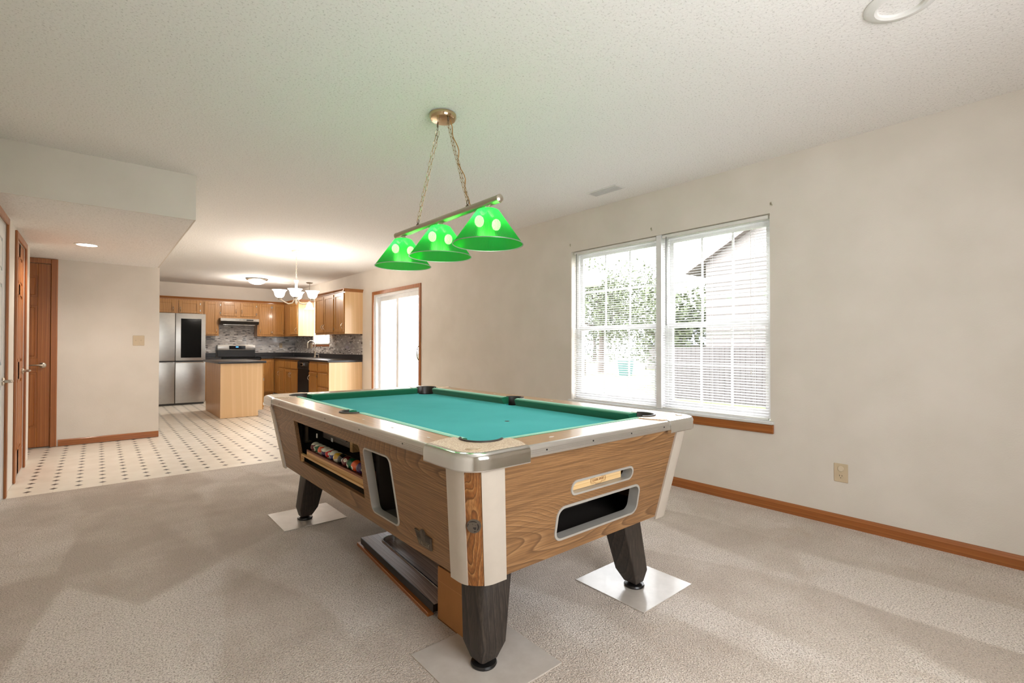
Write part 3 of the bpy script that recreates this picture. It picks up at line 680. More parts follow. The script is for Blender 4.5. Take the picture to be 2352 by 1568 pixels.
# round panther badge on the near corner post
zc_ = .580
ctr = Vector((CX - (bxh(zc_) - .0258), CY - (byh(zc_) - .0258), zc_)); nrm = Vector((-1, -1, -.10)).normalized(); ru = Vector((1, -1, 0)).normalized(); rv = nrm.cross(ru) * -1
if rv.z < 0: rv = -rv
def bf(base, out): return lambda u, v, w_: base + ru * u + rv * v + nrm * (w_ + out)
R0 = .0235
m = MB(); m.plate([(R0 * math.cos(a * PI / 20), R0 * math.sin(a * PI / 20)) for a in range(40)], [], bf(ctr, -.004), .009); bd = m.build('panther_badge', 'badge', pt, 'round pewter badge with a roaring panther head')
def trace(pts, name, mat, w0, t):
    MB().plate([((x - 565) / 272 * R0, -(y - 820) / 256 * R0) for x, y in pts], [], bf(ctr, w0), t).build(name, mat, bd)
trace([(360, 690), (420, 650), (500, 628), (590, 632), (660, 660), (690, 690), (640, 685), (560, 668), (450, 675)], 'badge_recess', 'badge_dark', .0048, .0006)
trace([(345, 720), (372, 748), (345, 800), (322, 870), (308, 830), (318, 770)], 'badge_recess', 'badge_dark', .0048, .0006)
trace([(705, 710), (745, 760), (768, 830), (758, 900), (730, 950), (690, 975), (685, 940), (710, 880), (712, 820), (690, 760)], 'badge_recess', 'badge_dark', .0048, .0006)
trace([(540, 855), (600, 862), (655, 855), (650, 900), (640, 945), (600, 955), (570, 930), (530, 890)], 'badge_recess', 'badge_dark', .0048, .0006)
trace([(570, 995), (630, 1000), (680, 990), (640, 1020), (560, 1040)], 'badge_recess', 'badge_dark', .0048, .0006)
trace([(490, 745), (515, 735), (550, 755), (510, 755)], 'badge_recess', 'badge_dark', .0048, .0006)
trace([(598, 785), (650, 785), (625, 800)], 'badge_recess', 'badge_dark', .0048, .0006)

# winged maker's plate on the left side panel
def vf(out): return lambda u, v, w_: (CX - (bxh(.437 + v) - .004 + w_ + out), 1.610 - u, .437 + v)
wing = [(-.058, .030), (-.018, .027), (-.013, .036), (-.004, .042), (.006, .041), (.013, .034), (.016, .026), (.060, .024), (.052, -.026), (-.036, -.026)]
vp = MB().plate(wing, [], vf(.001), .006).build('maker_plate', 'badge', pt, 'dark winged maker plate')
for k in range(4):
    z = .021 - k * .006
    for a, b in ((-.052 + k * .003, -.016), (.018, .055 - k * .001)):
        MB().plate([(a, z), (b, z), (b, z + .0022), (a, z + .0022)], [], vf(.0068), .001).build('feather_line', 'badge_dark', vp, smooth=False)
m = MB(); m.plate([(.012 * math.cos(a * PI / 8) * .8, .026 + .012 * math.sin(a * PI / 8)) for a in range(16)], [], vf(.0068), .002); m.plate([(-.009, .027), (-.018, .023), (-.008, .021)], [], vf(.0068), .002); m.build('eagle_head', 'badge', vp)
MB().text('VALLEY', .0215, lambda u, v, w_: vf(.0068)(u * 1.05 + .004, v - .014, w_), .0018, .0003).build('maker_letters', plain('maker_letters_pewter', S(130, 118, 100), .5, .3), vp, smooth=False)

# corner castings
def L2W(sx, sy): return lambda a, b, z: (CX + sx * (HX - a), CY + sy * (HY - b), z)
ARM = .250
def casting(sx, sy, r=.082):
    W = L2W(sx, sy); P = corner_path(ARM, r, 12)
    prof = [(-.008, .776), (.008, .774), (.0095, .7765), (.0095, .7785), (.0095, .8095), (.0095, .8115), (.0090, .8165), (.0068, .8230), (.002, .8295), (-.006, .8322), (-.016, .8322), (-.016, .826), (-.008, .820)]
    rings = []
    for i in range(len(P)):
        n = pnorm(P, i); rings.append([W(P[i][0] + n.x * w_, P[i][1] + n.y * w_, z) for w_, z in prof])
    c = MB().ring_loft(rings).build('corner_casting', 'chrome', pt, 'polished metal corner casting')
    # speckled cap between the band and the pocket
    pc, pr = .200, .076
    e = math.acos((pc - .14) / pr)
    top = [(p[0] + .0145 * (-pnorm(P, i).x), p[1] + .0145 * (-pnorm(P, i).y)) for i, p in enumerate(P)]
    curve = lambda swap: [(lambda t_: (.0145 + (.14 - .0145) * t_, ARM + .036 * math.sin(t_ * PI * .5)))(k / 6) for k in range(1, 7)]
    cv = curve(0); outer = top[::-1]  # from (ARM,0) round to (0,ARM)
    pts = outer + cv
    a0 = math.atan2(.8, -.6); 
    arc = []
    th0 = PI - e; th1 = 1.5 * PI + e   # start on a=.14 line (upper), sweep via corner to b=.14 line
    for k in range(17):
        th = th0 + (th1 - th0) * k / 16; arc.append((pc + pr * math.cos(th), pc + pr * math.sin(th)))
    pts += arc + [(b, a) for a, b in cv[::-1]]
    MB().plate(pts, [], lambda u, v, w_: W(u, v, .8312 + w_ - .002), .0035).build('speckled_cap', 'speckle', c)
    # rubber pocket liner with a shiny lip
    m = MB(); rings = []
    for k in range(21):
        th = th0 - .05 + (th1 - th0 + .10) * k / 20; u, v = math.cos(th), math.sin(th)
        rings.append([W(pc + u * q, pc + v * q, z) for q, z in ((pr - .009, .70), (pr - .006, .832), (pr - .003, .8375), (pr + .004, .8375), (pr + .006, .834), (pr + .002, .828), (pr - .002, .70))])
    m.ring_loft(rings).build('pocket_liner', 'rubber', pt, 'black rubber corner pocket liner')
    m = MB(); rings = []
    for th in [k * PI / 12 for k in range(24)]:
        u, v = math.cos(th), math.sin(th); rings.append([W(pc + u * q, pc + v * q, z) for q, z in ((pr - .010, .779), (pr - .010, .69), (pr - .005, .69), (pr - .005, .779))])
    m.ring_loft(rings, True); m.box(W(pc - .07, pc - .07, .69), W(pc + .07, pc + .07, .695)); m.build('pocket_cup', 'black', pt)
    # relief logo on the cap
    m = MB(); base = Vector(W(.064, .064, .8332)); d1 = Vector((sx, -sy, 0)).normalized() * (1 if sx * sy > 0 else -1) * -1; d2 = Vector((-sx, -sy, 0)).normalized()
    q = [(-.020, .002), (-.012, .010), (.004, .012), (.016, .009), (.021, .002), (.018, -.008), (.010, -.003), (.006, -.010), (-.004, -.011), (-.012, -.006)]
    m.plate(q, [], lambda u, v, w_: base + d1 * u * (1) + d2 * v + Vector((0, 0, w_)), .0012); m.tube([base + d1 * (.025 * math.cos(a * PI / 12)) + d2 * (.0155 * math.sin(a * PI / 12)) + Vector((0, 0, .0005)) for a in range(24)], .0009, 5, True)
    m.build('cap_emblem', plain('cap_relief_%d%d' % (sx, sy), S(205, 184, 156), .3), c)
for sx in (-1, 1):
    for sy in (-1, 1): casting(sx, sy)

# rails: wood tops, metal trim, screws, sights
def rail_long(sx):
    W = lambda a, s, z: (CX + sx * (HX - a), CY + s, z)
    e = HY - ARM + .012; pr = .060
    pts = [(.012, -e), (.012, e), (.139, e - .04), (.139, pr)]
    for k in range(1, 16): th = PI / 2 + PI * k / 16; pts.append((.139 + pr * math.cos(th), pr * math.sin(th)))
    pts += [(.139, -pr), (.139, -(e - .04))]
    MB().plate(pts, [], lambda u, v, w_: W(u, v, .790 + w_), .0385).build('rail_top', 'rail_y', pt, 'wood grain long rail top', smooth=False)
    # side pocket liner: chrome edged black half ring
    m = MB(); rings = []
    for k in range(21):
        th = PI / 2 - .06 + (PI + .12) * k / 20; u, v = math.cos(th), math.sin(th)
        rings.append([W(.139 + u * q, v * q, z) for q, z in ((pr - .010, .70), (pr - .006, .830), (pr - .002, .8345), (pr + .008, .8335), (pr + .010, .8285), (pr - .001, .8285), (pr - .001, .70))])
    m.ring_loft(rings).build('side_pocket', 'rubber', pt, 'black side pocket liner')
    m = MB(); rings = []
    for th in [k * PI / 12 for k in range(24)]:
        u, v = math.cos(th), math.sin(th); rings.append([W(.139 + u * q, v * q, z) for q, z in ((pr - .010, .779), (pr - .010, .69), (pr - .005, .69), (pr - .005, .779))])
    m.ring_loft(rings, True); m.box(W(.08, -.055, .69), W(.2, .055, .695)); m.build('pocket_cup', 'black', pt)
    ln = HY - ARM
    trim(lambda s, w_, z: W(-w_, s, z), -ln, ln, [s for s in (-.80, -.41, .0, .41, .80)])
    for s in (-.86, -.57, -.285, .285, .57, .86):
        MB().plate([(.066, s - .0), (.071, s - .013), (.076, s), (.071, s + .013)], [], lambda u, v, w_: W(u, v, .8287 + w_), .0006).build('rail_sight', 'white_plastic', pt)
    for (s0, s1, n0, n1) in ((-(HY - .245), -.050, -(HY - .27), -.066), (.050, HY - .245, .066, HY - .27)):
        cushion(lambda a, s, z: W(a, s, z), s0, s1, n0, n1)
def cushion(W, s0, s1, n0, n1):
    prof = [(.1385, .8295), (.162, .8300), (.182, .8255), (.187, .8215), (.1865, .8165), (.168, .7835), (.1385, .7835)]
    rings = []
    for e in (0, .5, 1):
        rings.append([W(a, (s0 + (n0 - s0) * (a - .1385) / .0485) * (1 - e) + (s1 + (n1 - s1) * (a - .1385) / .0485) * e, z) for a, z in prof])
    MB().ring_loft(rings).build('cushion', 'cushion', pt, 'dark green cloth covered cushion')
def trim(F, s0, s1, screws):
    prof = [(-.014, .829), (-.006, .8292), (.0005, .8265), (.003, .822), (.003, .8130), (.0018, .8125), (.0018, .8118), (.003, .8113), (.003, .8070), (.0018, .8065), (.0018, .8058), (.003, .8053), (.003, .8010), (.0018, .8005), (.0018, .7998), (.003, .7993), (.003, .790), (.0, .7875), (-.014, .7875)]
    tr_ = MB().ring_loft([[F(s, w_, z) for w_, z in prof] for s in (s0, s1)]).build('metal_trim', 'alu', pt, 'grooved aluminium rail trim', ang=.9)
    for s in screws:
        c0, c1 = Vector(F(s, .0022, .8065)), Vector(F(s, .0042, .8065)); MB().tube([c0, c1], .0032, 10).build('screw', 'black', tr_)
for sx in (-1, 1): rail_long(sx)
def rail_short(sy):
    W = lambda a, s, z: (CX + s, CY + sy * (HY - a), z)
    e = HX - ARM + .012
    MB().plate([(.012, -e), (.012, e), (.139, e - .04), (.139, -(e - .04))], [], lambda u, v, w_: W(u, v, .790 + w_), .0385).build('rail_top', 'rail_x', pt, 'wood grain short rail top', smooth=False)
    ln = HX - ARM
    trim(lambda s, w_, z: W(-w_, s, z), -ln, ln, (-.347, -.10, .142, .382))
    for s in (-.25, 0, .25): MB().plate([(.066, s), (.071, s - .013), (.076, s), (.071, s + .013)], [], lambda u, v, w_: W(u, v, .8287 + w_), .0006).build('rail_sight', 'white_plastic', pt)
    cushion(lambda a, s, z: W(a, s, z), -(HX - .245), HX - .245, -(HX - .27), HX - .27)
for sy in (-1, 1): rail_short(sy)
# playing surface with pocket cut outs
pc, pr = .200, .068
pts = []
def arcp(cx, cy, r, a0, a1, n=10): return [(cx + r * math.cos(a0 + (a1 - a0) * k / n), cy + r * math.sin(a0 + (a1 - a0) * k / n)) for k in range(n + 1)]
ex, ey = HX - .139, HY - .139; cxx, cyy = HX - pc, HY - pc
e = math.acos((.200 - .139) / pr)
def qc(sx, sy):
    # arc bulging towards the table centre, from the long edge to the short edge
    A = arcp(0, 0, pr, -e, -(PI * 1.5 - e) , 12)
    return [(sx * (cxx + x), sy * (cyy + y)) for x, y in A]
a = qc(1, 1); b = qc(-1, 1)[::-1]; c = qc(-1, -1); d = qc(1, -1)[::-1]
spR = [(ex - .050 * math.cos(t_), -.050 * math.sin(t_)) for t_ in [(-PI / 2 + PI * k / 10) for k in range(11)]]
spL = [(-(ex - .050 * math.cos(t_)), .050 * math.sin(t_)) for t_ in [(-PI / 2 + PI * k / 10) for k in range(11)]]
loop = a + b + spL[::-1] + c + d + spR[::-1]
MB().plate(loop, [], lambda u, v, w_: (CX + u, CY + v, .758 + w_), .0255).build('playing_surface', 'cloth', pt, 'teal cloth bed', smooth=False)
MB().lathe([(.013, 0), (.012, .0006)], (1.590, 1.905, .7835), 20).build('foot_spot', 'black', pt)
# legs
for sx in (-1, 1):
    for sy in (-1, 1):
        bx_, by_ = {(-1, -1): (1.085, 1.431), (1, -1): (1.995, 1.424), (-1, 1): (1.071, 3.406), (1, 1): (1.993, 3.406)}[(sx, sy)]
        rings = []
        for z, hs, lean in ((.384, .074, 1.0), (.30, .069, .77), (.085, .058, .14), (.030, .036, 0.0)):
            cx_, cy_ = bx_ - sx * .050 * lean, by_ - sy * .050 * lean
            ring = []
            for (qx, qy) in ((1, 1), (-1, 1), (-1, -1), (1, -1)):
                rr = .030 if (qx, qy) == (sx, sy) else .008; rr *= hs / .07
                a0 = math.atan2(qy, qx) - PI / 4
                for k in range(5): ring.append((cx_ + qx * (hs - rr) + rr * math.cos(a0 + PI / 8 * k), cy_ + qy * (hs - rr) + rr * math.sin(a0 + PI / 8 * k), z))
            rings.append(ring)
        lg = MB().ring_loft(rings).build('leg', 'leg', pt, 'dark wood grain table leg', ang=.5)
        MB().lathe([(.046, .004), (.049, .010), (.046, .017), (.022, .022), (.016, .030), (.016, .045)], (bx_, by_, 0), 28).build('leveler_foot', 'black', lg)

# floor plates under the legs
def tileplate(x, y, label, rz=0):
    o = MB().box((-.2, -.2, 0), (.2, .2, .0045), .001).build('floor_tile', 'tile'); o.location = (x, y, 0); o.rotation_euler = (0, 0, rz)
    return tag(o, label, 'floor tile', 'square tiles under the table legs')
tileplate(1.107, 1.449, 'beige square tile under the pool table leg nearest the viewer')
tileplate(2.022, 1.449, 'glossy square tile under the table leg at the window side')
tileplate(1.098, 3.448, 'pale square tile under the table leg nearest the vinyl floor')

# wooden ball rack in the slot
rk = thing('ball_rack', 'pale pine ball rack stowed in the table end slot', 'ball rack', (1.55, 1.33, .604))
m = MB(); m.box((1.385, 1.290, .6035), (1.715, 1.302, .6415), .002); m.box((1.385, 1.302, .6035), (1.400, 1.55, .6415)); m.box((1.700, 1.302, .6035), (1.715, 1.55, .6415)); m.build('rack_frame', 'pine', rk)
def rf(u, v, w_): return (1.562 + u, 1.2898 - w_, .6225 + v)
m = MB()
for grow_ in (0, .0035):
    a_, b_ = .044 + grow_, .0085 + grow_; out = [(-a_, b_ * .5), (-a_ * .92, b_), (-.02, b_), (-.016, b_ + .005), (.016, b_ + .005), (.02, b_), (a_ * .92, b_), (a_, b_ * .5), (a_, -b_ * .5), (a_ * .92, -b_), (.02, -b_), (.016, -b_ - .005), (-.016, -b_ - .005), (-.02, -b_), (-a_ * .92, -b_), (-a_, -b_ * .5)]
    m.tube([rf(u, v, .0003) for u, v in out], .0006, 4, True)
m.build('stamp_outline', 'burn', rk)
MB().text('CLASSIC SPORT', .0125, lambda u, v, w_: rf(u * .86, v, w_), .0006, .0002).build('stamp_lettering', 'burn', rk, smooth=False)

# balls
BC = {1: S(205, 160, 30), 2: S(24, 40, 110), 3: S(190, 30, 30), 4: S(64, 34, 84), 5: S(226, 88, 34), 6: S(20, 88, 54), 7: S(100, 30, 32), 8: S(20, 20, 20)}
NAMES = {1: 'yellow', 2: 'blue', 3: 'red', 4: 'purple', 5: 'orange', 6: 'green', 7: 'maroon', 8: 'black'}
def ball_mat(n):
    t = NT('ball_%s_%s' % (NAMES[(n - 1) % 8 + 1] if n > 8 else NAMES[n], 'striped' if n > 8 else 'solid')); v = t.coords(); se = t.n.new('ShaderNodeSeparateXYZ'); t.link(v, se.inputs[0])
    col = BC[n - 8 if n > 8 else n]; W_ = M['ball_white']
    if n > 8: base = t.mix(t.math('LESS_THAN', t.math('ABSOLUTE', se.outputs[2]), .0158), W_, col)
    else: base = t.mix(0.0, col, col)
    rad = t.math('SQRT', t.math('ADD', t.math('POWER', se.outputs[1], 2), t.math('POWER', se.outputs[2], 2)))
    c = t.mix(t.math('LESS_THAN', rad, .0098), base, W_)
    t.base(c); t.set(Roughness=.12, Coat_Weight=.6); return t.m
BR = .0285
ball_proto = None
def ball(n, y, z, rot):
    o = MB().sphere((0, 0, 0), BR, 28, 18).build('pool_ball', ball_mat(n))
    nm = NAMES[n - 8 if n > 8 else n]
    o.location = (.9845, y, z); o.rotation_euler = rot
    tag(o, ('%s striped pool ball number %d in the table ball tray' % (nm, n)) if n > 8 else ('solid %s pool ball number %d in the table ball tray' % (nm, n)), 'pool ball', 'pool balls in the return tray')
    ORIG[o] = Vector((0, 0, 0))
    for s in (1, -1):
        tx = MB().text(str(n), .0125, lambda u, v, w_: Vector((s * (BR * 1.003 - .0004 + w_ - (u * u + v * v) / (2 * BR)), s * u, v)), .0006)
        tx.build('ball_number', 'black', o, smooth=False)
A_ = -1.97
rots = [(.1, .0, A_), (.15, .1, A_ - 1.1), (-.2, -.25, A_ + .1), (.35, .2, A_ + .75), (.25, -.15, A_ - .1), (-.2, .3, A_ - 1.2), (.5, -.2, A_ - 1.5), (.1, -.05, A_ + .05), (.2, -.45, A_ - .45), (.3, .3, A_ - 1.1), (.1, .2, A_ - 1.1), (.1, .1, A_ + .2)]
for k, n in enumerate(range(15, 3, -1)):
    ball(n, 2.945 - k * .0600, .5412 + BR, rots[k])

# loose panel and strip on the carpet
ang = math.atan2(-(1.172 - 1.098), 2.728 - 1.795)
lp = thing('loose_panel', 'dark walnut hatch panel with a metal lined slot lying under the table', 'panel', (1.098, 1.78, 0), rz=ang * .9, local=True)
hole = rrect(.085, .215, .085, .86, .055, 8)
MB().plate([(0, .03), (.300, .03), (.300, .93), (0, .93)], [hole], lambda u, v, w_: (u, v, .030 + .012 + w_), .018).build('panel_board', 'panel', lp, smooth=False)
MB().box((-.0008, .0285, .028), (.301, .030, .059)).box((-.001, .0285, .026), (.003, .931, .0605)).build('edge_banding', 'black', lp)
bezel('slot_liner', hole, lambda u, v, w_: (u, v, .060 - w_), .028, 1, lp, .006, 'chrome')
MB().plate([(.01, .04), (.29, .04), (.29, .91), (.01, .91)], [], lambda u, v, w_: (u, v, .020 + w_), .012).build('panel_back', 'panel', lp, smooth=False)
ls = solo('wood_strip', MB().box((0, 0, 0), (.03, .93, .018), .002), 'trim_oak', 'long thin brown wood strip on the carpet beside the dark panel', 'wood strip')
ls.location = (1.088, 1.835, 0); ls.rotation_euler = (0, 0, ang)
cb = thing('cardboard_box', 'small open brown cardboard box behind the front table leg', 'box', (1.17, 1.67, 0))
x0, x1, y0, y1, hz = 1.116, 1.225, 1.56, 1.798, .225
m = MB()
m.box((x0, y0, 0.001), (x0 + .004, y1, hz)); m.box((x1 - .004, y0, .001), (x1, y1, hz)); m.box((x0 + .004, y0, .001), (x1 - .004, y0 + .004, hz)); m.box((x0 + .004, y1 - .004, .001), (x1 - .004, y1, hz)); m.box((x0, y0, 0), (x1, y1, .004)); m.build('box_walls', 'cardboard', cb, smooth=False)
MB().box((x0 - .0006, y0 + .004, .165), (x0 + .0002, y1 - .004, .1665)).build('crease', plain('cardboard_crease', S(196, 142, 90), .9), cb)

# ------------------------------------------------------------------ pool table pendant lamp
LX, LY = 1.527, 2.44
pl = thing('billiard_lamp', 'three shade billiard pendant with ribbed green cones on a metal bar', 'pendant lamp', (LX, LY, HC))
MB().lathe([(.072, 0), (.078, -.004), (.078, -.022), (.070, -.034), (.045, -.040), (.0, -.041)][:5], (LX, 2.42, HC), 36).build('ceiling_canopy', 'brass', pl)
BZ = 1.905
MB().tube([(LX, 1.893, BZ), (LX, 2.985, BZ)], .0205, 24).build('bar', 'nickel', pl)
for yy, s in ((1.893, -1), (2.985, 1)): MB().lathe([(.022, 0), (.022, .006 * s), (.014, .012 * s), (.004, .014 * s)], (LX, yy, BZ), 20, axis='y').build('end_cap', 'nickel', pl)
def link_chain(A, B, name, side_=0.0):
    A, B = Vector(A), Vector(B); d = B - A; L = d.length; n = max(2, int(L / .030)); d.normalize(); m = MB()
    s = d.cross(Vector((1, 0, 0))).normalized(); t_ = d.cross(s).normalized()
    for k in range(n):
        c = A + d * (L * (k + .5) / n) ; w1 = s if k % 2 else t_; w1 = (w1 + (t_ if k % 2 else s) * .35).normalized(); hl = L / n * .62
        c = c + Vector((math.sin(k * .9) * .0015, 0, 0))
        m.tube([c + d * (hl * math.cos(a * PI / 6)) + w1 * (.0075 * math.sin(a * PI / 6)) for a in range(12)], .0012, 5, True)
    return m.build(name, 'brass', pl)
hooks = ((2.365, 2.168), (2.478, 2.708))
for (yc, yb) in hooks:
    MB().tube([(LX, yc, HC - .036), (LX, yc, HC - .055)], .005, 8).tube([(LX, yc + .006 * math.sin(a), HC - .066 + .010 * math.cos(a)) for a in [k * .45 for k in range(13)]], .0016, 6).build('canopy_hook', 'bronze', pl)
    link_chain((LX - .006, yc, HC - .075), (LX - .006, yb, BZ + .045), 'chain'); link_chain((LX + .008, yc, HC - .080), (LX + .008, yb, BZ + .05), 'chain')
    MB().lathe([(.011, .018), (.010, .024), (.006, .026), (.005, .032)], (LX, yb, BZ), 14).tube([(LX, yb + .010 * math.sin(a * PI / 8), BZ + .043 + .013 * math.cos(a * PI / 8)) for a in range(16)], .0022, 6, True).build('chain_loop', 'bronze', pl)
# s-hook on the far chain and cord on the near chain
MB().tube([(LX, 2.484 + .010 * math.sin(t_ * .9) , HC - .085 - .011 * t_ * .5) for t_ in range(9)], .0018, 6).build('s_hook', 'bronze', pl)
pts = []
for k in range(25):
    f = k / 24; pts.append((LX + .014 + .008 * math.sin(f * 21), 2.365 + (2.168 - 2.365) * f + .007 * math.sin(f * 15), HC - .045 + (BZ + .03 - HC + .045) * f))
MB().tube(pts, .0028, 6).build('power_cord', plain('golden_lamp_cord', S(176, 128, 66), .5), pl)
SH = (1.987, 2.443, 2.902)
for sy_ in SH:
    zt_, zr = 1.868, 1.690
    MB().lathe([(.014, -.012), (.016, -.030), (.030, -.034), (.034, -.040)], (LX, sy_, BZ), 20).build('shade_fitter', 'nickel', pl)
    sh = MB().lathe([(.030, zt_ - .001), (.050, zt_), (.058, zt_ - .004), (.178, zr + .004), (.1815, zr)], (LX, sy_, 0), 96, False, False)
    o = sh.build('lamp_shade', 'green', pl, 'ribbed translucent green cone shade')
    # own origin so the ribs run round this shade's axis
    o.data.transform(Matrix.Translation((0, -(sy_ - LY), 0))); o.location = (0, sy_ - LY, 0)
    rm = MB(); rm.lathe([(.1795, .0), (.1835, .0), (.1835, .0035), (.1795, .0035)], (LX, sy_, zr - .002), 72, closed_prof=True)
    rim = rm.build('shade_rim', plain('shade_rim_chrome', S(150, 165, 150), .3, .6), o); rim.location = (0, -(sy_ - LY), 0)
    for dx in (-.055, .055):
        MB().tube([(LX + dx * .15, sy_, 1.872), (LX + dx * .7, sy_, 1.845)], .014, 12).build('bulb_socket', 'white_plastic', pl)
        MB().sphere((LX + dx, sy_, 1.800), .024, 16, 12, (1, 1, 1.25)).build('light_bulb', 'bulb', pl, 'lit bulb')
    lamp('billiard_lamp_light', 'POINT', (LX, sy_, 1.80), .9, (1, .95, .86), .05)

# ------------------------------------------------------------------ ceiling fittings
er = thing('eyeball_downlight', 'round white eyeball light recessed in the ceiling near the right edge', 'ceiling light', (2.395, .455, HC))
MB().lathe([(.120, 0), (.121, -.004), (.112, -.012), (.086, -.016), (.078, -.010), (.078, 0)], (2.395, .455, HC), 48, False, False).build('trim_ring', 'white_plastic', er)
o = MB(); o.sphere((0, 0, 0), .077, 36, 20, (1, 1, .55)); e1 = o.build('eyeball', 'white_plastic', er); e1.location = (0, 0, -.012); e1.rotation_euler = (.15, -.2, 0)
o = MB(); o.lathe([(.056, -.030), (.058, -.040), (.050, -.048), (.025, -.053), (.002, -.054)], (0, 0, 0), 32, False, False); e2 = o.build('eyeball_lip', 'white_plastic', er); e2.rotation_euler = (.25, -.35, 0); e2.location = (.008, .008, -.012)
def vent(name, x0, x1, y0, y1, n, label, cat='air vent'):
    v = thing(name, label, cat, ((x0 + x1) / 2, (y0 + y1) / 2, HC))
    m = MB(); b = .016
    for a, c in (((x0, y0), (x1, y0 + b)), ((x0, y1 - b), (x1, y1)), ((x0, y0 + b), (x0 + b, y1 - b)), ((x1 - b, y0 + b), (x1, y1 - b))): m.box((a[0], a[1], HC - .006), (c[0], c[1], HC - .0002), .002)
    m.box((x0 + b, (y0 + y1) / 2 - .004, HC - .006), (x1 - b, (y0 + y1) / 2 + .004, HC - .0005)); m.build('vent_frame', 'white_plastic', v)
    m = MB()
    for k in range(n):
        yy = y0 + b + (y1 - y0 - 2 * b) * (k + .5) / n; m.box((x0 + b, yy - .0012, HC - .010), (x1 - b, yy + .0012, HC - .0005))
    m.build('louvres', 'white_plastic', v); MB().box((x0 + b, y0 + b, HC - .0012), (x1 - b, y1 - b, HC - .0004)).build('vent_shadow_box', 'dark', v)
vent('ceiling_vent', 3.283, 3.418, 2.525, 2.848, 26, 'white ceiling air vent above the paired windows')
vent('ceiling_vent', 2.93, 3.18, 11.10, 11.26, 14, 'small kitchen ceiling vent behind the chandelier')
# recessed hall light
dl = thing('hall_downlight', 'lit recessed downlight in the lowered hall ceiling', 'ceiling light', (-.09, 6.40, HS))
MB().lathe([(.098, 0), (.098, -.004), (.080, -.006), (.078, 0)], (-.09, 6.40, HS), 36, False, False).build('trim_ring', 'white_plastic', dl)
MB().lathe([(.077, -.0035), (.04, -.0045), (.005, -.005)], (-.09, 6.40, HS), 32, True, True).build('lens', 'can', dl)
lamp('hall_downlight_light', 'SPOT', (-.09, 6.40, HS - .02), 30, (1, .88, .76), .07, spot_size=2.7, spot_blend=.6)
# flush kitchen light
fl = thing('flush_light', 'lit flush dome light on the kitchen ceiling', 'ceiling light', (2.436, 10.82, HC))
MB().lathe([(.150, 0), (.195, -.004), (.200, -.022), (.172, -.036), (.165, -.036)], (2.436, 10.82, HC), 40, False, False).build('light_rim', 'nickel', fl)
MB().lathe([(.168, -.030), (.160, -.055), (.125, -.088), (.07, -.108), (.004, -.115)], (2.436, 10.82, HC), 40, False, True).build('glass_dome', 'frost_soft', fl)
lamp('flush_light_light', 'POINT', (2.436, 10.82, HC - .20), 24, WARM, .10)
# chandelier
HXc, HYc = 2.147, 7.27
ch = thing('chandelier', 'lit four arm chandelier with upturned frosted bell shades', 'chandelier', (HXc, HYc, HC))
wm = plain('antique_white_metal', S(214, 200, 182), .35, .3)
MB().lathe([(.062, 0), (.066, -.005), (.056, -.018), (.02, -.026), (.008, -.03)], (HXc, HYc, HC), 30).build('ceiling_canopy', wm, ch)
m = MB()
for k in range(13):
    c = Vector((HXc, HYc, HC - .045 - k * .030)); w1 = Vector((1, 0, 0)) if k % 2 else Vector((0, 1, 0))
    m.tube([c + Vector((0, 0, .018 * math.cos(a * PI / 5))) + w1 * (.008 * math.sin(a * PI / 5)) for a in range(10)], .0018, 5, True)
m.build('chain', wm, ch)
MB().lathe([(.006, 2.105), (.034, 2.100), (.030, 2.085), (.016, 2.055), (.014, 2.04), (.018, 2.03), (.016, 2.02), (.020, 1.93), (.016, 1.925), (.030, 1.90), (.034, 1.86), (.016, 1.84), (.010, 1.82)], (HXc, HYc, 0), 24).build('stem', wm, ch)
for ph in (-70, 20, 110, 200):
    a = math.radians(ph); back = Vector((-_f.x, -_f.y, 0)); rt = Vector((_r.x, _r.y, 0)); d = back * math.cos(a) + rt * math.sin(a)
    C0 = Vector((HXc, HYc, 0)); P = [(.02, 1.83), (.05, 1.775), (.10, 1.762), (.15, 1.785), (.19, 1.815), (.225, 1.822), (.25, 1.805)]
    MB().tube([C0 + d * r_ + Vector((0, 0, z)) for r_, z in P], [.008, .009, .008, .007, .006, .005, .007], 8).build('arm', wm, ch)
    c = C0 + d * .215
    MB().lathe([(.010, 1.815), (.024, 1.826), (.028, 1.84), (.020, 1.85)], c, 20).build('shade_cup', 'nickel', ch)
    MB().lathe([(.020, 1.84), (.050, 1.858), (.064, 1.885), (.068, 1.91), (.078, 1.935), (.098, 1.955), (.094, 1.955), (.072, 1.934), (.062, 1.91), (.058, 1.885), (.044, 1.862), (.016, 1.846)], c, 36, False, False).build('glass_shade', 'frost', ch, 'lit frosted bell shade')
    lamp('chandelier_light', 'POINT', c + Vector((0, 0, 1.955)), 4.4, WARM, .035)
# pendant over the sink
sp_ = thing('sink_pendant', 'small lit bell pendant over the kitchen sink', 'pendant lamp', (3.44, 10.73, HC))
MB().lathe([(.068, 0), (.070, -.006), (.05, -.020), (.012, -.026)], (3.44, 10.73, HC), 24).build('ceiling_canopy', 'bronze', sp_)
MB().tube([(3.44, 10.73, HC - .02), (3.44, 10.73, 2.09)], .004, 6).build('rod', 'bronze', sp_)
MB().lathe([(.022, 2.10), (.045, 2.075), (.058, 2.04), (.072, 1.985), (.098, 1.955)], (3.44, 10.73, 0), 30, True, False).build('glass_shade', 'frost', sp_)
lamp('sink_pendant_light', 'POINT', (3.44, 10.73, 1.94), 9, WARM, .03)

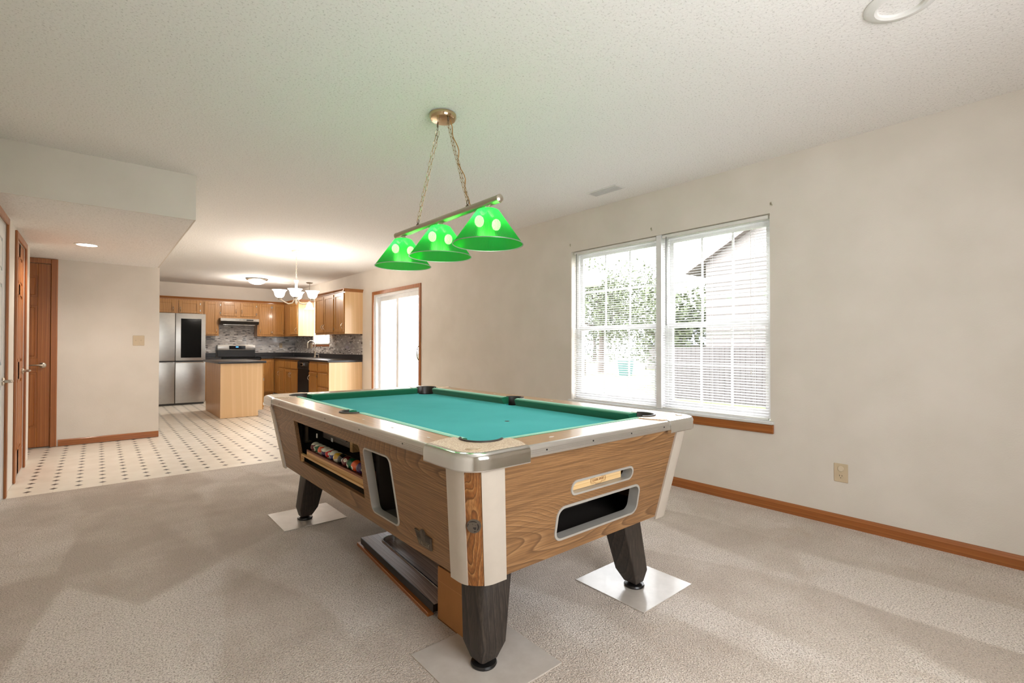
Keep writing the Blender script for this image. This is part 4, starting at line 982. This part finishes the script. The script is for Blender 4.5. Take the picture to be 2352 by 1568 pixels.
# ------------------------------------------------------------------ wall plates and hooks
op = thing('wall_outlet', 'beige duplex outlet plate with a plug cover on the right wall', 'outlet', (XR, 1.027, .345))
yc, z0, z1 = 1.027, .285, .405
MB().box((XR - .006, yc - .040, z0), (XR, yc + .040, z1), .003).build('cover_plate', 'ivory', op)
MB().lathe([(.0175, 0), (.0175, -.004), (.015, -.006)], (XR - .006, yc, .372), 24, axis='x').build('plug_cover', plain('clear_plug_cover', S(214, 198, 172), .4), op)
MB().lathe([(.0170, 0), (.0168, -.0015)], (XR - .006, yc, .322), 24, axis='x').build('receptacle', 'ivory', op)
m = MB(); m.box((XR - .0085, yc + .0055, .323), (XR - .0072, yc + .0078, .333)); m.box((XR - .0085, yc - .0078, .323), (XR - .0072, yc - .0055, .332)); m.lathe([(.0025, 0), (.0025, -.0012)], (XR - .0073, yc, .314), 10, axis='x'); m.build('socket_slots', 'black', op)
MB().lathe([(.0028, 0), (.002, -.001)], (XR - .006, yc, .347), 10, axis='x').build('screw', 'ivory', op)
sw = thing('switch_plate', 'beige double light switch plate on the hall wall', 'light switch', (.39, YH, 1.23))
MB().box((.332, YH - .006, 1.166), (.448, YH, 1.292), .003).build('cover_plate', 'ivory', sw)
for xx in (.364, .416): MB().box((xx - .005, YH - .016, 1.226), (xx + .005, YH - .006, 1.240), .002).build('toggle', 'ivory', sw)
s2 = thing('switch_plate', 'white switch plate on the wall between cabinets and patio door', 'light switch', (XR, 8.20, 1.2))
MB().box((XR - .005, 8.165, 1.14), (XR, 8.235, 1.26), .002).build('cover_plate', 'white_plastic', s2)
MB().box((XR - .013, 8.195, 1.193), (XR - .005, 8.205, 1.207), .002).build('toggle', 'white_plastic', s2)
for (yy, zz, lab) in ((1.456, 2.199, 'small metal curtain hook above the right corner of the paired windows'), (2.451, 2.198, 'small metal curtain hook above the post between the windows'), (3.41, 2.208, 'small metal curtain hook above the left corner of the paired windows')):
    m = MB(); m.tube([(XR, yy, zz), (XR - .010, yy, zz), (XR - .014, yy - .008, zz - .003), (XR - .014, yy - .016, zz - .016), (XR - .012, yy - .012, zz - .022)], .0022, 6); m.box((XR - .002, yy - .006, zz - .012), (XR, yy + .006, zz + .010), .001)
    solo('curtain_hook', m, 'nickel', lab, 'hook', 'curtain hooks above the paired windows', (XR, yy, zz))

# ------------------------------------------------------------------ kitchen
class Fr:
    """cabinet face frame: u along the face, w out of the face"""
    def __init__(s, o, u, w_): s.o, s.u, s.w = Vector(o), Vector(u), Vector(w_)
    def __call__(s, u, w_, z): p = s.o + s.u * u + s.w * w_; return (p.x, p.y, z)
def cab_front(f, root, u0, u1, z0, z1, kind='door', hx=None, hz=None, mat='oak', hinge=None, horiz=False):
    st = min(.055, (u1 - u0) * .24, (z1 - z0) * .3)
    m = MB()
    if kind == 'drawer': m.box(f(u0, 0, z0), f(u1, .018, z1), .004)
    else:
        m.box(f(u0, 0, z0), f(u0 + st, .019, z1), .003); m.box(f(u1 - st, 0, z0), f(u1, .019, z1), .003); m.box(f(u0 + st, 0, z0), f(u1 - st, .0185, z0 + st), .003); m.box(f(u0 + st, 0, z1 - st), f(u1 - st, .0185, z1), .003)
        m.box(f(u0 + st, 0, z0 + st), f(u1 - st, .010, z1 - st)); 
    d = m.build('drawer' if kind == 'drawer' else 'door', mat, root)
    if hx is not None:
        pts = [f(hx, .019 + .030 * math.sin(PI * k / 8), hz - .048 + .096 * k / 8) for k in range(9)]
        MB().tube(pts, .0042, 6).build('handle', 'chrome', d)
    if hinge is not None:
        for z in (z0 + .06, z1 - .06): MB().box(f(hinge - .008, .001, z - .022), f(hinge + .008, .021, z + .022), .002).build('hinge', 'chrome', d)
    return d
def cabinet(name, label, f, u0, u1, z0, z1, depth, doors, group=None, crown=False, end=None, toe=False):
    c = f(( u0 + u1) / 2, -depth / 2, z0 if not toe else 0)
    r = thing(name, label, 'cabinet', c, group)
    m = MB(); zb = z0
    if toe: m.box(f(u0 + .001, -depth, .10), f(u1 - .001, 0, z1)); m.box(f(u0 + .01, -depth, 0), f(u1 - .01, -.07, .10))
    else: m.box(f(u0 + .001, -depth, z0), f(u1 - .001, 0, z1))
    m.build('carcass', 'oak', r, smooth=False)
    if crown:
        prof = [(0, z1 - .004), (.012, z1 - .004), (.014, z1 + .014), (.034, z1 + .040), (.036, z1 + .050), (0, z1 + .050)]
        MB().ring_loft([[f(u, w_, z) for w_, z in prof] for u in (u0 - (.0 if end != 'u0' else .034), u1 + (0 if end != 'u1' else .034))]).build('crown_moulding', wood('crown_oak', S(112, 64, 24), S(152, 96, 46), S(168, 110, 56), 'y', 9, 9, 3, .3, .4, .2, 31, amp=.1, line=.4) if 'crown_oak' not in bpy.data.materials else bpy.data.materials['crown_oak'], r, smooth=False)
    if end is not None:
        ue, us = (u0, -1) if end == 'u0' else (u1, 1)
        MB().box(f(ue, -depth, z0 if not toe else .0), f(ue + us * .004, .0, z1)).build('end_panel', 'oak_side', r, 'pale veneer end panel')
        if crown:
            prof = [(0, z1 - .004), (.012, z1 - .004), (.014, z1 + .014), (.034, z1 + .040), (.036, z1 + .050), (0, z1 + .050)]
            MB().ring_loft([[f(ue + us * w_, q, z) for w_, z in prof] for q in (-depth, .034)]).build('crown_moulding', bpy.data.materials['crown_oak'], r, smooth=False)
    for d in doors: cab_front(f, r, *d[:4], **(d[4] if len(d) > 4 else {}))
    return r
G1 = 'oak wall cabinets'
fb = Fr((0, YB - .33, 0), (1, 0, 0), (0, -1, 0))
cabinet('wall_cabinet', 'oak wall cabinet over the refrigerator with two short doors', fb, .72, 1.70, 1.83, 2.145, .33, [(.76, 1.215, 1.855, 2.115, dict(hx=1.185, hz=1.93)), (1.285, 1.655, 1.855, 2.115, dict(hx=1.31, hz=1.93, hinge=1.665))], G1, True)
cabinet('wall_cabinet', 'narrow tall oak wall cabinet between refrigerator and range hood', fb, 1.70, 2.015, 1.385, 2.145, .33, [(1.735, 1.99, 1.41, 2.12, dict(hx=1.965, hz=1.50))], G1, True)
cabinet('wall_cabinet', 'short two door oak wall cabinet above the range hood', fb, 2.015, 2.78, 1.775, 2.145, .33, [(2.05, 2.365, 1.825, 2.12, dict(hx=2.34, hz=1.93, hinge=2.04)), (2.43, 2.745, 1.825, 2.12, dict(hx=2.455, hz=1.93, hinge=2.755))], G1, True)
cabinet('wall_cabinet', 'two door oak wall cabinet in the kitchen corner right of the hood', fb, 2.78, 3.36, 1.385, 2.145, .33, [(2.81, 3.06, 1.42, 2.12, dict(hx=2.835, hz=1.50, hinge=3.07)), (3.105, 3.355, 1.42, 2.12, dict(hx=3.33, hz=1.50, hinge=3.095))], G1, True)
fr = Fr((3.36, 0, 0), (0, 1, 0), (-1, 0, 0))
cabinet('wall_cabinet', 'oak wall cabinet left of the sink window with pale end panel', fr, 11.22, 12.27, 1.385, 2.145, .33, [(11.25, 11.78, 1.42, 2.12, dict(hx=11.285, hz=1.52))], G1, True, 'u0')
cabinet('wall_cabinet', 'double door oak wall cabinet right of the sink window', fr, 9.06, 10.095, 1.385, 2.145, .33, [(9.60, 10.07, 1.42, 2.12, dict(hx=9.645, hz=1.53)), (9.085, 9.575, 1.42, 2.12, dict(hx=9.545, hz=1.53, hinge=9.075))], G1, True)
cabinet('wall_cabinet', 'single door oak wall cabinet nearest the patio door with end panel', fr, 8.56, 9.055, 1.385, 2.145, .33, [(8.585, 9.03, 1.42, 2.12, dict(hx=8.63, hz=1.53))], G1, True, 'u0')
G2 = 'oak base cabinets'
fr2 = Fr((3.08, 0, 0), (0, 1, 0), (-1, 0, 0))
cabinet('base_cabinet', 'three drawer oak base cabinet nearest the patio door, with pale end panel', fr2, 8.56, 9.115, .1, .872, .605, [(8.60, 9.09, .70, .84, dict(kind='drawer')), (8.60, 9.09, .44, .67, dict(kind='drawer')), (8.60, 9.09, .13, .41, dict(kind='drawer'))], G2, toe=True, end='u0')
cabinet('base_cabinet', 'oak base cabinet with one drawer and door beside the dishwasher', fr2, 9.12, 9.585, .1, .872, .605, [(9.14, 9.565, .70, .84, dict(kind='drawer')), (9.14, 9.565, .13, .67, dict(hx=9.535, hz=.56, hinge=9.13))], G2, toe=True)
cabinet('base_cabinet', 'oak sink base cabinet with two doors', fr2, 10.265, 11.18, .1, .872, .605, [(10.29, 10.70, .70, .84, dict(kind='drawer')), (10.74, 11.15, .70, .84, dict(kind='drawer')), (10.29, 10.70, .13, .67, dict(hx=10.67, hz=.56)), (10.74, 11.15, .13, .67, dict(hx=10.77, hz=.56))], G2, toe=True)
cabinet('base_cabinet', 'narrow oak base cabinet between the sink and the corner', fr2, 11.185, 11.985, .1, .872, .605, [(11.21, 11.60, .70, .84, dict(kind='drawer')), (11.21, 11.60, .13, .67, dict(hx=11.57, hz=.56))], G2, toe=True)
fb2 = Fr((0, YB - .61, 0), (1, 0, 0), (0, -1, 0))
cabinet('base_cabinet', 'oak corner base cabinet between range and sink run', fb2, 2.79, 3.075, .1, .872, .6, [(2.82, 3.055, .13, .84)], G2, toe=True)
cabinet('base_cabinet', 'narrow oak base cabinet between refrigerator and range', fb2, 1.70, 2.01, .1, .872, .6, [(1.72, 1.99, .70, .84, dict(kind='drawer')), (1.72, 1.99, .13, .67, dict(hx=1.96, hz=.56))], G2, toe=True)
# counters
ct = thing('countertop', 'black laminate countertop around the kitchen corner with sink', 'countertop', (3.38, 8.56, .874))
m = MB(); m.box((3.05, 8.545, .8745), (3.688, 11.95, .912), .006); m.box((2.79, 11.951, .8745), (3.688, YB - .001, .912), .006); m.build('counter_slab', 'counter', ct)
MB().box((3.668, 8.545, .912), (3.688, 12.57, 1.005), .003).box((2.79, YB - .021, .912), (3.668, YB - .001, 1.005), .003).build('counter_upstand', 'counter', ct)
ct2 = solo('countertop', MB().box((1.70, 11.96, .8745), (2.012, YB - .002, .912), .005).box((1.70, YB - .021, .912), (2.012, YB - .002, 1.005), .003), 'counter', 'short black countertop piece left of the range', 'countertop', None, (1.856, 12.27, .8745))
struct('trim_backsplash', MB().box((1.70, YB - .008, 1.005), (3.688, YB, 1.384)).box((2.016, YB - .008, 1.384), (2.779, YB, 1.75)), 'mosaic', 'grey glass mosaic backsplash behind the range')
bs = MB().box((XR - .008, 8.56, 1.005), (XR, SNK[0] - .021, 1.384)).box((XR - .008, SNK[0] - .021, 1.005), (XR, SNK[1] + .021, 1.154)).box((XR - .008, SNK[1] + .021, 1.005), (XR, YB - .0085, 1.384))
struct('trim_backsplash_side', bs, 'mosaic', 'grey mosaic backsplash around the sink')
# island
isl = thing('kitchen_island', 'maple sided kitchen island with black top', 'kitchen island', (1.88, 9.6, 0))
m = MB(); m.box((1.497, 8.935, 0), (2.04, 10.33, .875)); m.box((2.04, 8.935, .10), (2.12, 10.33, .875)); m.build('carcass', 'oak', isl, smooth=False)
MB().box((1.493, 8.931, .0), (2.042, 8.9348, .875)).box((2.042, 8.931, .098), (2.105, 8.9348, .875)).build('end_panel', 'oak_side', isl, 'pale veneer end panel', smooth=False)
MB().box((1.455, 8.90, .876), (2.16, 10.37, .914), .008, 2).build('counter_slab', 'counter', isl)
fi = Fr((2.12, 0, 0), (0, 1, 0), (1, 0, 0))
for a, b in ((8.97, 9.62), (9.66, 10.30)):
    cab_front(fi, isl, a, b, .13, .66, hx=b - .04, hz=.55, hinge=a + .004); cab_front(fi, isl, a, b, .69, .85, kind='drawer')
# refrigerator
rf_ = thing('refrigerator', 'stainless four door refrigerator with a black glass window', 'refrigerator', (1.2, 11.95, 0))
MB().box((.73, 11.60, .03), (1.655, 12.50, 1.80), .004).box((.75, 11.56, .0), (1.64, 12.4, .03)).build('cabinet_body', plain('fridge_side_grey', S(78, 76, 74), .5), rf_)
for (a, b, z0, z1) in ((.730, 1.1485, .868, 1.806), (1.1555, 1.66, .868, 1.806), (.730, 1.1485, .035, .845), (1.1555, 1.66, .035, .845)):
    d = MB().box((a, 11.52, z0), (b, 11.595, z1), .008, 3).build('door', 'steel', rf_)
    if z0 < .1: MB().box((a + .004, 11.512, z1 - .018), (b - .03, 11.530, z1 - .004), .003).build('pocket_handle', 'chrome', d)
    elif a > 1: MB().box((1.243, 11.5165, .928), (1.586, 11.5215, 1.702), .003).build('glass_window', 'blackglass', d)
MB().box((.735, 11.56, .844), (1.655, 11.60, .869)).build('door_gap', 'steel_dark', rf_)
# range
rg = thing('kitchen_range', 'black and stainless electric range with blue clock', 'range', (2.40, 12.25, 0))
MB().box((2.022, 11.955, .0), (2.778, YB - .03, .895), .004).build('range_body', 'steel_dark', rg)
MB().box((2.02, 11.93, .896), (2.782, YB - .10, .918), .004).build('glass_cooktop', 'blackglass', rg)
MB().box((2.03, 11.925, .30), (2.77, 11.954, .80), .004).build('oven_door', 'blackglass', rg)
MB().tube([(2.10, 11.885, .80), (2.70, 11.885, .80)], .012, 10).tube([(2.12, 11.885, .80), (2.12, 11.93, .80)], .008, 8).tube([(2.68, 11.885, .80), (2.68, 11.93, .80)], .008, 8).build('oven_handle', 'steel', rg)
MB().box((2.022, 12.50, .92), (2.788, YB - .012, 1.07), .004).build('back_riser', 'black', rg)
MB().box((2.022, 12.47, 1.065), (2.788, YB - .012, 1.185), .008, 2).build('control_panel', 'steel', rg)
MB().box((2.25, 12.465, 1.085), (2.58, 12.471, 1.165), .002).build('control_glass', 'blackglass', rg)
MB().box((2.385, 12.4635, 1.128), (2.435, 12.4655, 1.150)).build('clock_display', 'led', rg, 'blue lit clock')
# hood
hd = thing('range_hood', 'stainless under cabinet range hood', 'range hood', (2.40, 12.3, 1.63))
MB().ring_loft([[(x, y, z) for y, z in ((12.10, 1.708), (12.10, 1.768), (12.59, 1.768), (12.59, 1.64), (12.17, 1.64))] for x in (2.018, 2.776)]).build('hood_body', 'steel', hd, smooth=False)
MB().box((2.08, 12.18, 1.622), (2.71, 12.55, 1.640), .003).build('hood_filter', 'chrome', hd)
MB().box((2.52, 12.0985, 1.722), (2.66, 12.1005, 1.748)).build('hood_controls', 'black', hd)
m = MB()
for k in range(3): m.box((2.30 + k * .07, 12.0985, 1.736), (2.35 + k * .07, 12.1005, 1.741))
m.build('hood_vents', 'steel_dark', hd)
# dishwasher
dw = thing('dishwasher', 'black dishwasher with chrome panel between oak cabinets', 'dishwasher', (3.38, 9.925, 0))
MB().box((3.10, 9.595, .02), (3.66, 10.255, .868)).build('tub', 'black', dw)
MB().box((3.065, 9.60, .10), (3.098, 10.25, .715), .004).build('door', 'black', dw)
MB().box((3.058, 9.60, .72), (3.098, 10.25, .862), .005).build('control_panel', plain('dark_chrome_panel', S(96, 92, 88), .25, .8), dw)
MB().box((3.040, 9.86, .775), (3.058, 10.0, .83), .004).build('pull_handle', 'chrome', dw)
# sink, tap, dispenser
sk = thing('kitchen_sink', 'stainless sink set in the black counter under the window', 'sink', (3.37, 10.7, .912))
m = MB(); m.plate(rrect(3.13, 3.60, 10.30, 11.12, .04), [rrect(3.17, 3.50, 10.34, 10.69, .04), rrect(3.17, 3.50, 10.73, 11.08, .04)], lambda u, v, w_: (u, v, .9125 + w_), .004); m.build('sink_rim', 'steel', sk)
fc = thing('kitchen_faucet', 'chrome gooseneck faucet behind the sink', 'faucet', (3.56, 10.72, .9165))
MB().lathe([(.030, .9168), (.028, .93), (.018, .95), (.016, 1.02), (.014, 1.03)], (3.56, 10.72, 0), 20).build('base', 'nickel', fc)
MB().tube([(3.56, 10.72, 1.02)] + [(3.56 - .075 + .075 * math.cos(a), 10.72 + .02, 1.20 + .075 * math.sin(a)) for a in [k * PI / 10 for k in range(11)]] + [(3.41, 10.74, 1.12)], .011, 10).build('spout', 'nickel', fc)
MB().tube([(3.56, 10.72, .99), (3.56, 10.66, 1.02), (3.56, 10.62, 1.06)], [.008, .006, .006], 8).build('lever', 'nickel', fc)
sd = thing('soap_dispenser', 'small chrome soap pump beside the faucet', 'soap dispenser', (3.56, 10.50, .9165))
MB().lathe([(.018, .9168), (.016, .93), (.009, .94), (.008, .99)], (3.56, 10.50, 0), 16).build('pump_body', 'nickel', sd); MB().tube([(3.56, 10.50, .985), (3.50, 10.50, .99)], .005, 8).build('pump_spout', 'nickel', sd)
def splash_outlet(P0, P1, label, toggles, axis):
    c = tuple((a + b) / 2 for a, b in zip(P0, P1)); r = thing('wall_outlet' if not toggles else 'switch_plate', label, 'outlet' if not toggles else 'light switch', c)
    MB().box(P0, P1, .002).build('cover_plate', 'ivory', r)
    return r
r = splash_outlet((3.335, YB - .013, 1.115), (3.405, YB - .0085, 1.23), 'ivory outlet on the mosaic behind the counter corner', False, 'y')
MB().box((3.352, YB - .0145, 1.18), (3.388, YB - .0131, 1.212)).box((3.352, YB - .0145, 1.133), (3.388, YB - .0131, 1.165)).build('receptacle', 'ivory', r)
r = splash_outlet((XR - .013, 11.51, 1.11), (XR - .0085, 11.64, 1.23), 'ivory switch plate on the mosaic near the kitchen corner', True, 'x')
MB().box((XR - .018, 11.57, 1.16), (XR - .0131, 11.585, 1.18)).build('toggle', 'ivory', r)
r = splash_outlet((XR - .013, 11.26, 1.11), (XR - .0085, 11.40, 1.23), 'ivory switch plate on the mosaic next to the sink window', True, 'x')
MB().box((XR - .018, 11.32, 1.16), (XR - .0131, 11.335, 1.18)).build('toggle', 'ivory', r)

# ------------------------------------------------------------------ outdoors
GZ = -.4
struct('ground', MB().box((XR + .3, -25, GZ - .2), (80, 90, GZ)), 'grass', 'lawn outside the windows')
struct('road_outside', MB().box((22.5, -25, GZ), (26.5, 90, GZ + .012)), 'asphalt', 'pale street beyond the lawn')
struct('patio_outside', MB().box((XR + .15, 5.6, GZ), (7.2, 11.5, -.08)), 'asphalt', 'concrete patio outside the sliding door')
def tree(x, y, h, r, label, mat, n=1600, trunk=.18, zlow=.35):
    t_ = thing('leafy_tree', label, 'tree', (x, y, GZ), 'trees outside the windows')
    m = MB(); m.tube([(x, y, GZ), (x + .05, y, GZ + h * .3), (x - .05, y + .1, GZ + h * .6), (x, y, GZ + h * .9)], [trunk, trunk * .75, trunk * .5, .03], 8)
    for k in range(7):
        a = k * 2.4; z = GZ + h * (.32 + .07 * k); m.tube([(x, y, z), (x + r * .6 * math.cos(a), y + r * .6 * math.sin(a), z + h * .12)], [trunk * .35, .02], 5)
    m.build('trunk', 'bark', t_)
    m = MB(); rnd = random.Random(int(x * 10 + y)); blobs = [(rnd.uniform(-.6, .6) * r, rnd.uniform(-.6, .6) * r, rnd.uniform(zlow, .85) * h, rnd.uniform(.35, .55) * r) for _ in range(16)]
    for _ in range(n):
        bx0, by0, bz0, br_ = rnd.choice(blobs); d = Vector((rnd.gauss(0, 1), rnd.gauss(0, 1), rnd.gauss(0, .8))).normalized() * br_ * rnd.uniform(.6, 1.05)
        c = Vector((x + bx0, y + by0, GZ + bz0)) + d; u = Vector((rnd.gauss(0, 1), rnd.gauss(0, 1), rnd.gauss(0, 1))).normalized(); v = u.cross(Vector((rnd.gauss(0, 1), rnd.gauss(0, 1), rnd.gauss(0, 1)))).normalized(); s = rnd.uniform(.055, .12)
        m.bm.faces.new([m.bm.verts.new(c + u * s), m.bm.verts.new(c + v * s * .6), m.bm.verts.new(c - u * s), m.bm.verts.new(c - v * s * .6)])
    m.build('crown', mat, t_, smooth=False); return t_
tree(22.6, 18.4, 6.6, 3.6, 'large light green tree filling the left window', 'leaf', 9000, .25, .42)
tree(17.5, 10.6, 4.2, 1.7, 'smaller tree at the left edge of the right window', 'leaf', 3500, .12, .35)
for k, (x, y) in enumerate(((34, 36), (37, 31), (39, 26), (33, 42), (39, 11.0))):
    tree(x, y, 5.2, 3.2, 'dark green tree across the street, %s' % ('far behind the green bin', 'seen just right of the trunk of the big tree', 'behind the white posts', 'furthest to the left', 'behind the grey roofed house')[k], 'leaf2', 3000, .2, .08)
fn = thing('wooden_fence', 'weathered grey picket privacy fence in front of the neighbour house', 'fence', (13.3, 4.5, GZ))
m = MB(); y = -2.0
while y < 7.9:
    m.box((13.2, y, GZ + .03), (13.22, y + .135, 1.13), 0); m.bm.verts.ensure_lookup_table(); y += .143
m.build('fence_boards', 'fence', fn, smooth=False)
MB().box((13.221, -2, GZ + .25), (13.26, 7.9, GZ + .34)).box((13.221, -2, .95), (13.26, 7.9, 1.04)).build('fence_rails', 'fence', fn)
for yy in (-2, .45, 2.9, 5.35, 7.85): MB().box((13.262, yy, GZ), (13.35, yy + .09, 1.1)).build('fence_post', 'fence', fn)
nh = thing('neighbour_house', 'two storey neighbour house with cream siding and a brown gable edge', 'house', (17, 1.5, GZ))
m = MB(); m.plate([(-6.4, GZ), (7.5, GZ), (7.5, 3.75), (.6, 7.6), (-6.4, 3.75)], [], lambda u, v, w_: (14.2 + w_, u, v), 8); m.build('siding_walls', 'siding', nh, smooth=False)
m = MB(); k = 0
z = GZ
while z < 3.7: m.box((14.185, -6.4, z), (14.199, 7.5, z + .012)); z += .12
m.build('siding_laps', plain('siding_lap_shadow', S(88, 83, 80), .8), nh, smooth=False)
m = MB(); m.ring_loft([[(x, y, z) for y, z in ((8.05, 3.56), (8.05, 3.42), (.6, 7.62), (.6, 7.78))] for x in (13.95, 22.5)]); m.ring_loft([[(x, y, z) for y, z in ((-6.9, 3.56), (-6.9, 3.42), (.6, 7.62), (.6, 7.78))] for x in (13.95, 22.5)]); m.build('roof', 'soffit_trim', nh, smooth=False)
gh = thing('grey_roofed_house', 'low house with blue grey roof beyond the fence end', 'house', (31, 16.2, GZ))
MB().box((29, 13.0, GZ), (36, 19.6, 1.35)).build('walls', 'siding', gh); MB().ring_loft([[(x, y, z) for x, z in ((28.6, 1.30), (36.4, 1.30), (32.5, 3.0))] for y in (12.6, 20.0)]).build('roof', 'shingle', gh, smooth=False)
bn = thing('trash_bin', 'green wheeled trash bin on the lawn in the left window', 'trash bin', (21.4, 15.8, GZ))
MB().ring_loft([[(21.4 + sx * h, 15.8 + sy * h, z) for sx, sy in ((1, 1), (-1, 1), (-1, -1), (1, -1))] for z, h in ((GZ + .03, .24), (GZ + .85, .31))]).build('bin_body', 'bin', bn); MB().box((21.06, 15.46, GZ + .85), (21.74, 16.14, GZ + .92), .03).build('bin_lid', 'post_white', bn)
mbx = thing('mailbox', 'small mailbox on a post by the street', 'mailbox', (20.2, 17.6, GZ))
MB().box((20.16, 17.56, GZ), (20.24, 17.64, .45)).build('post', 'bark', mbx); MB().box((20.05, 17.4, .45), (20.35, 17.8, .65), .05).build('box', 'post_white', mbx)
gc = thing('covered_grill', 'grey covered grill on the patio behind the glass', 'grill', (6.0, 11.0, -.08))
MB().ring_loft([[(6.0 + sx * h, 11.0 + sy * h * .7, z) for sx, sy in ((1, 1), (-1, 1), (-1, -1), (1, -1))] for z, h in ((-.08, .42), (.55, .38), (.78, .20))]).build('grill_cover', 'cover', gc)
pg = thing('patio_pergola', 'white slatted pergola frame outside the sliding door', 'pergola', (5.8, 9.5, -.08))
for (x, y) in ((7.0, 6.2), (7.0, 9.0), (7.0, 11.4), (4.6, 11.4)): MB().box((x, y, -.08), (x + .1, y + .1, 2.3)).build('post', 'post_white', pg)
MB().box((6.98, 5.8, 2.3), (7.12, 11.7, 2.45)).build('beam', 'post_white', pg); MB().box((4.5, 11.38, 2.3), (7.12, 11.52, 2.45)).build('beam', 'post_white', pg)
for k in range(8): MB().box((XR + .25, 6.0 + k * .72, 2.451), (7.5, 6.05 + k * .72, 2.58)).build('rafter', 'post_white', pg)
MB().box((7.03, 6.3, .75), (7.07, 11.4, .80)).box((7.03, 6.3, .05), (7.07, 11.4, .10)).build('railing', 'post_white', pg)
